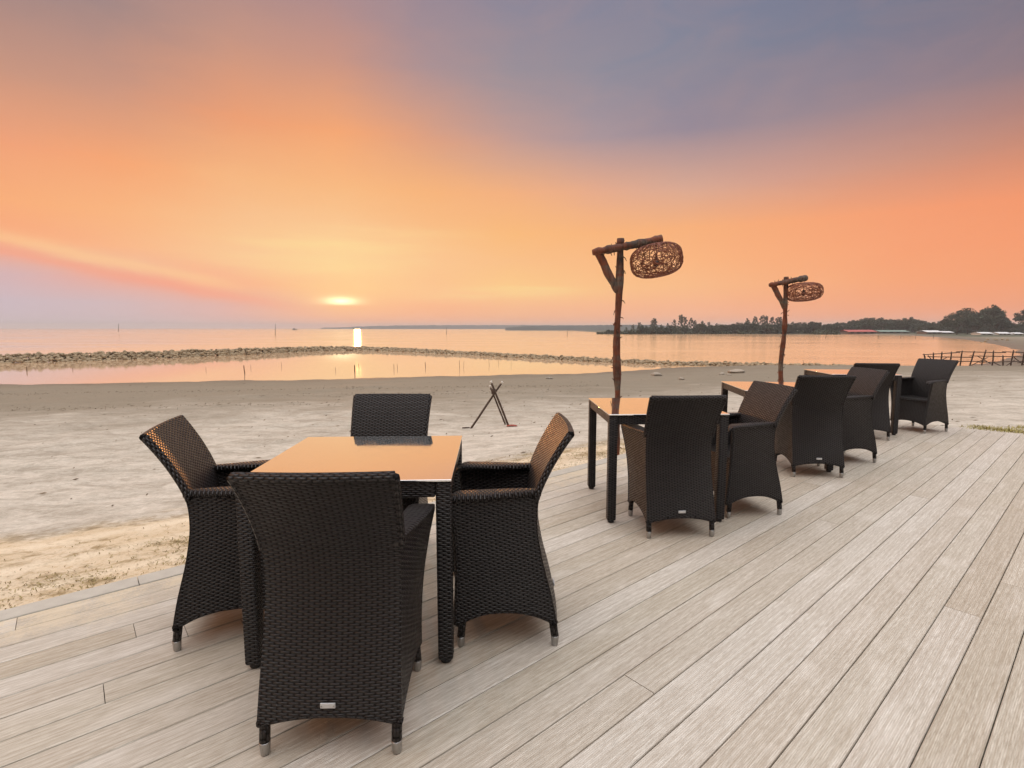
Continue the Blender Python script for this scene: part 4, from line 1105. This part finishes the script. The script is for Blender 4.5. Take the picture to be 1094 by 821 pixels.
hut(1061, 1075, 355.0, 358.7, 189, 'white_roof', 'wall_white', 'beach_hut', 'low white hut at the right foot of the tall trees', 3)
hut(1079, 1089, 355.4, 358.8, 188, 'white_roof', 'wall_white', 'beach_hut', 'last low white hut near the right edge', 2)

def headland():
    for nm, D, x0, x1, fn, lab in [('headland', 1500, 345, 668, lambda t: 2.0 * math.sin(min(1, t * 3.2) * pi / 2) + 0.9 * math.sin(t * 2.6), 'low wooded headland on the horizon right of the sun'),
                                   ('far_hills', 620, 540, 720, lambda t: 1.6 + 1.6 * min(1, t * 1.4), 'nearer low wooded shore behind the lamp post')]:
        n = 150; rows = []
        for k in range(n):
            t = k / (n - 1); px = x0 + (x1 - x0) * t
            h = max(0.15, fn(t)) * min(1, t * 8 + .1) * min(1, (1 - t) * 8 + .3) + 0.45 * mnoise.noise((t * 40, D, 0)) * min(1, t * 6) + 0.3 * mnoise.noise((t * 110, D, 3)) * min(1, t * 6)
            b = at_dist(px, 351, D); Hm = max(.3, h) / F * D * 1.0 + (EYE - WATER)
            Hm = max(0.4, Hm)
            rows.append([(b[0], D - 30, WATER - 1), (b[0], D - 14, WATER + Hm * .45), (b[0], D, WATER + Hm), (b[0], D + 40, WATER + Hm * .9), (b[0], D + 120, WATER - 1)])
        m = MB(); P = np.array(rows).transpose(1, 0, 2); m.grid(P, np.zeros((5, n, 2)))
        tag(m.build(nm, M['hill']), lab, kind='structure')
headland()

# ------------------------------------------------------------------ small things on the far sand and by the deck
for k, (px, py, r) in enumerate([(1049, 367, .32), (1055, 363.6, .36), (1064, 363.8, .34), (1071, 363.6, .3), (1076, 364.2, .34), (1053, 366, .25)]):
    p = hit_ground(px, py); o = bpy.data.objects.new('beach_rock', ROCKS[k]); COL.objects.link(o); o.location = (p[0], p[1], p[2] + .15); o.scale = (r, r, r * 1.1)
    tag(o, 'small dark rock on the far sand beyond the stick fence', 'rock', 'dark rocks on the far sand')

def litter():
    r = np.random.default_rng(12); rr = random.Random(12)
    V = []; n = 0
    # dry seaweed and straw strewn on the sand along the deck
    cent = []
    for _ in range(140):
        a = rr.uniform(-2.0, 8.8); q = N0 - abs(rr.gauss(0.25, 0.42)) - 0.05
        cent.append((DA * a + DN * q, rr.uniform(0.05, 0.20), rr.randrange(20, 110)))
    pts = []
    for c, rad, m in cent:
        d = r.normal(size=(m, 2)) * rad * np.array([1.4, .7]); pts.append(c + d)
    pts.append(np.array([DA * rr.uniform(-3, 9) + DN * (N0 - rr.uniform(0.03, 1.3)) for _ in range(2200)]))
    P = np.concatenate(pts); z = ground_z(P)[0]
    keep = deck_dist(P) > 0.02; P = P[keep]; z = z[keep]; n = len(P)
    ang = r.random(n) * 6.28; L = 0.003 + 0.013 * r.random(n) ** 2; w = 0.001 + 0.0022 * r.random(n)
    d = np.stack([np.cos(ang), np.sin(ang)], axis=1); e = np.stack([-d[:, 1], d[:, 0]], axis=1); up = r.random(n) * 0.010
    A = np.column_stack([P - d * L[:, None] - e * w[:, None], z + .003]); B = np.column_stack([P - d * L[:, None] + e * w[:, None], z + .003])
    Cc = np.column_stack([P + d * L[:, None] + e * w[:, None], z + .004 + up]); D = np.column_stack([P + d * L[:, None] - e * w[:, None], z + .004 + up])
    V = np.stack([A, B, Cc, D], axis=1).reshape(-1, 3)
    o = bpy.data.objects.new('dry_seaweed', np_mesh('dry_seaweed', V, np.arange(len(V)).reshape(-1, 4), M['weed'])); COL.objects.link(o)
    tag(o, 'dry seaweed and straw strewn on the yellow sand along the deck', 'seaweed', kind='stuff')
    # tide wrack, twigs and shell bits lying over the mudflat
    V = []
    def flake(p, L, w, a, up):
        d = np.array([math.cos(a), math.sin(a)]); e = np.array([-d[1], d[0]]); z0 = p[2]
        A_, B_, C_, D_ = p[:2] - d * L, p[:2] + e * w, p[:2] + d * L, p[:2] - e * w
        V.extend([(A_[0], A_[1], z0 + .004), (D_[0], D_[1], z0 + .005), (C_[0], C_[1], z0 + .006 + up), (B_[0], B_[1], z0 + .012 + up * .5)])
    q = []
    for _ in range(700):
        y = rr.uniform(4.5, 24); x = rr.uniform(-1.05, 1.05) * y + rr.uniform(-1, 1); q.append((x, y))
    for _ in range(1100):      # two strand lines
        px = rr.uniform(-40, 640); py = (432 - 0.012 * px + rr.gauss(0, 1.1)) if rr.random() < .6 else (447 - .02 * px + rr.gauss(0, 2.5))
        g_ = on_plane(px, py, -0.95 if py < 440 else -0.7); q.append((g_[0], g_[1]))
    q = np.array(q); zz, ss, dd_ = ground_z(q)
    for p, z_, s_, d_ in zip(q, zz, ss, dd_):
        if s_ > 1.5 and d_ > .3: flake(np.array([p[0], p[1], z_]), 0.012 + 0.05 * rr.random() ** 4, 0.005 + 0.012 * rr.random() ** 2, rr.gauss(0, .6), rr.uniform(0, .02))
    V = np.array(V); o = bpy.data.objects.new('tide_wrack', np_mesh('tide_wrack', V, np.arange(len(V)).reshape(-1, 4), M['wrack'])); COL.objects.link(o)
    tag(o, 'dark twigs and wrack strewn over the mudflat', 'debris', kind='stuff')
    # grass tufts at the far end of the deck
    V = []
    spots = [(DA * (A1 + .10) + DN * on_plane(x, y)[:2] @ DN if False else on_plane(x, y, -.04)[:2], s) for x, y, s in [(1046, 455.5, .10), (1052, 457, .09), (1068, 458.5, .09), (1078, 459, .12), (1088, 460, .13), (1096, 461, .14), (1106, 461, .14), (1092, 456, .07)]]
    for c, s in spots:
        for _ in range(120):
            p = c + r.normal(size=2) * s * np.array([1.1, .5]); 
            if deck_dist(p[None])[0] < 0.02: continue
            z0 = -0.06; hgt = rr.uniform(.01, .05); a = rr.uniform(0, 6.28); lean = np.array([math.cos(a), math.sin(a)]) * hgt * rr.uniform(.4, 1.5); w = 0.004
            e = np.array([-math.sin(a), math.cos(a)]) * w; t = p + lean
            V += [(p[0] - e[0], p[1] - e[1], z0), (p[0] + e[0], p[1] + e[1], z0), (t[0] + e[0] * .3, t[1] + e[1] * .3, z0 + hgt), (t[0] - e[0] * .3, t[1] - e[1] * .3, z0 + hgt)]
    V = np.array(V); o = bpy.data.objects.new('beach_grass', np_mesh('beach_grass', V, np.arange(len(V)).reshape(-1, 4), M['grass'])); COL.objects.link(o)
    tag(o, 'yellow green grass at the far end of the deck', 'grass', kind='stuff')
litter()

# ------------------------------------------------------------------ evening haze over the bay
def haze():
    m = bpy.data.materials.new('evening_haze'); m.use_nodes = True; nt = NT(m.node_tree); nt.n.clear()
    v = nt.new('ShaderNodeVolumePrincipled'); v.inputs['Color'].default_value = (0.98, 0.96, 0.96, 1); v.inputs['Density'].default_value = 0.00045; v.inputs['Anisotropy'].default_value = 0.0
    o_ = nt.new('ShaderNodeOutputMaterial'); nt.l.new(v.outputs[0], o_.inputs['Volume'])
    b = MB(); b.box((0, 0, 5.0), (6400, 6400, 34.0)); o = b.build('haze', m); tag(o, 'thin evening haze over the bay', kind='stuff')
haze()

# ------------------------------------------------------------------ render settings
S.render.engine = 'CYCLES'
S.view_settings.view_transform = 'Standard'; S.view_settings.look = 'None'
S.view_settings.exposure = 0.0; S.view_settings.gamma = 1.0
S.cycles.use_denoising = True
S.cycles.volume_bounces = 0; S.cycles.max_bounces = 6; S.cycles.sample_clamp_indirect = 4.0
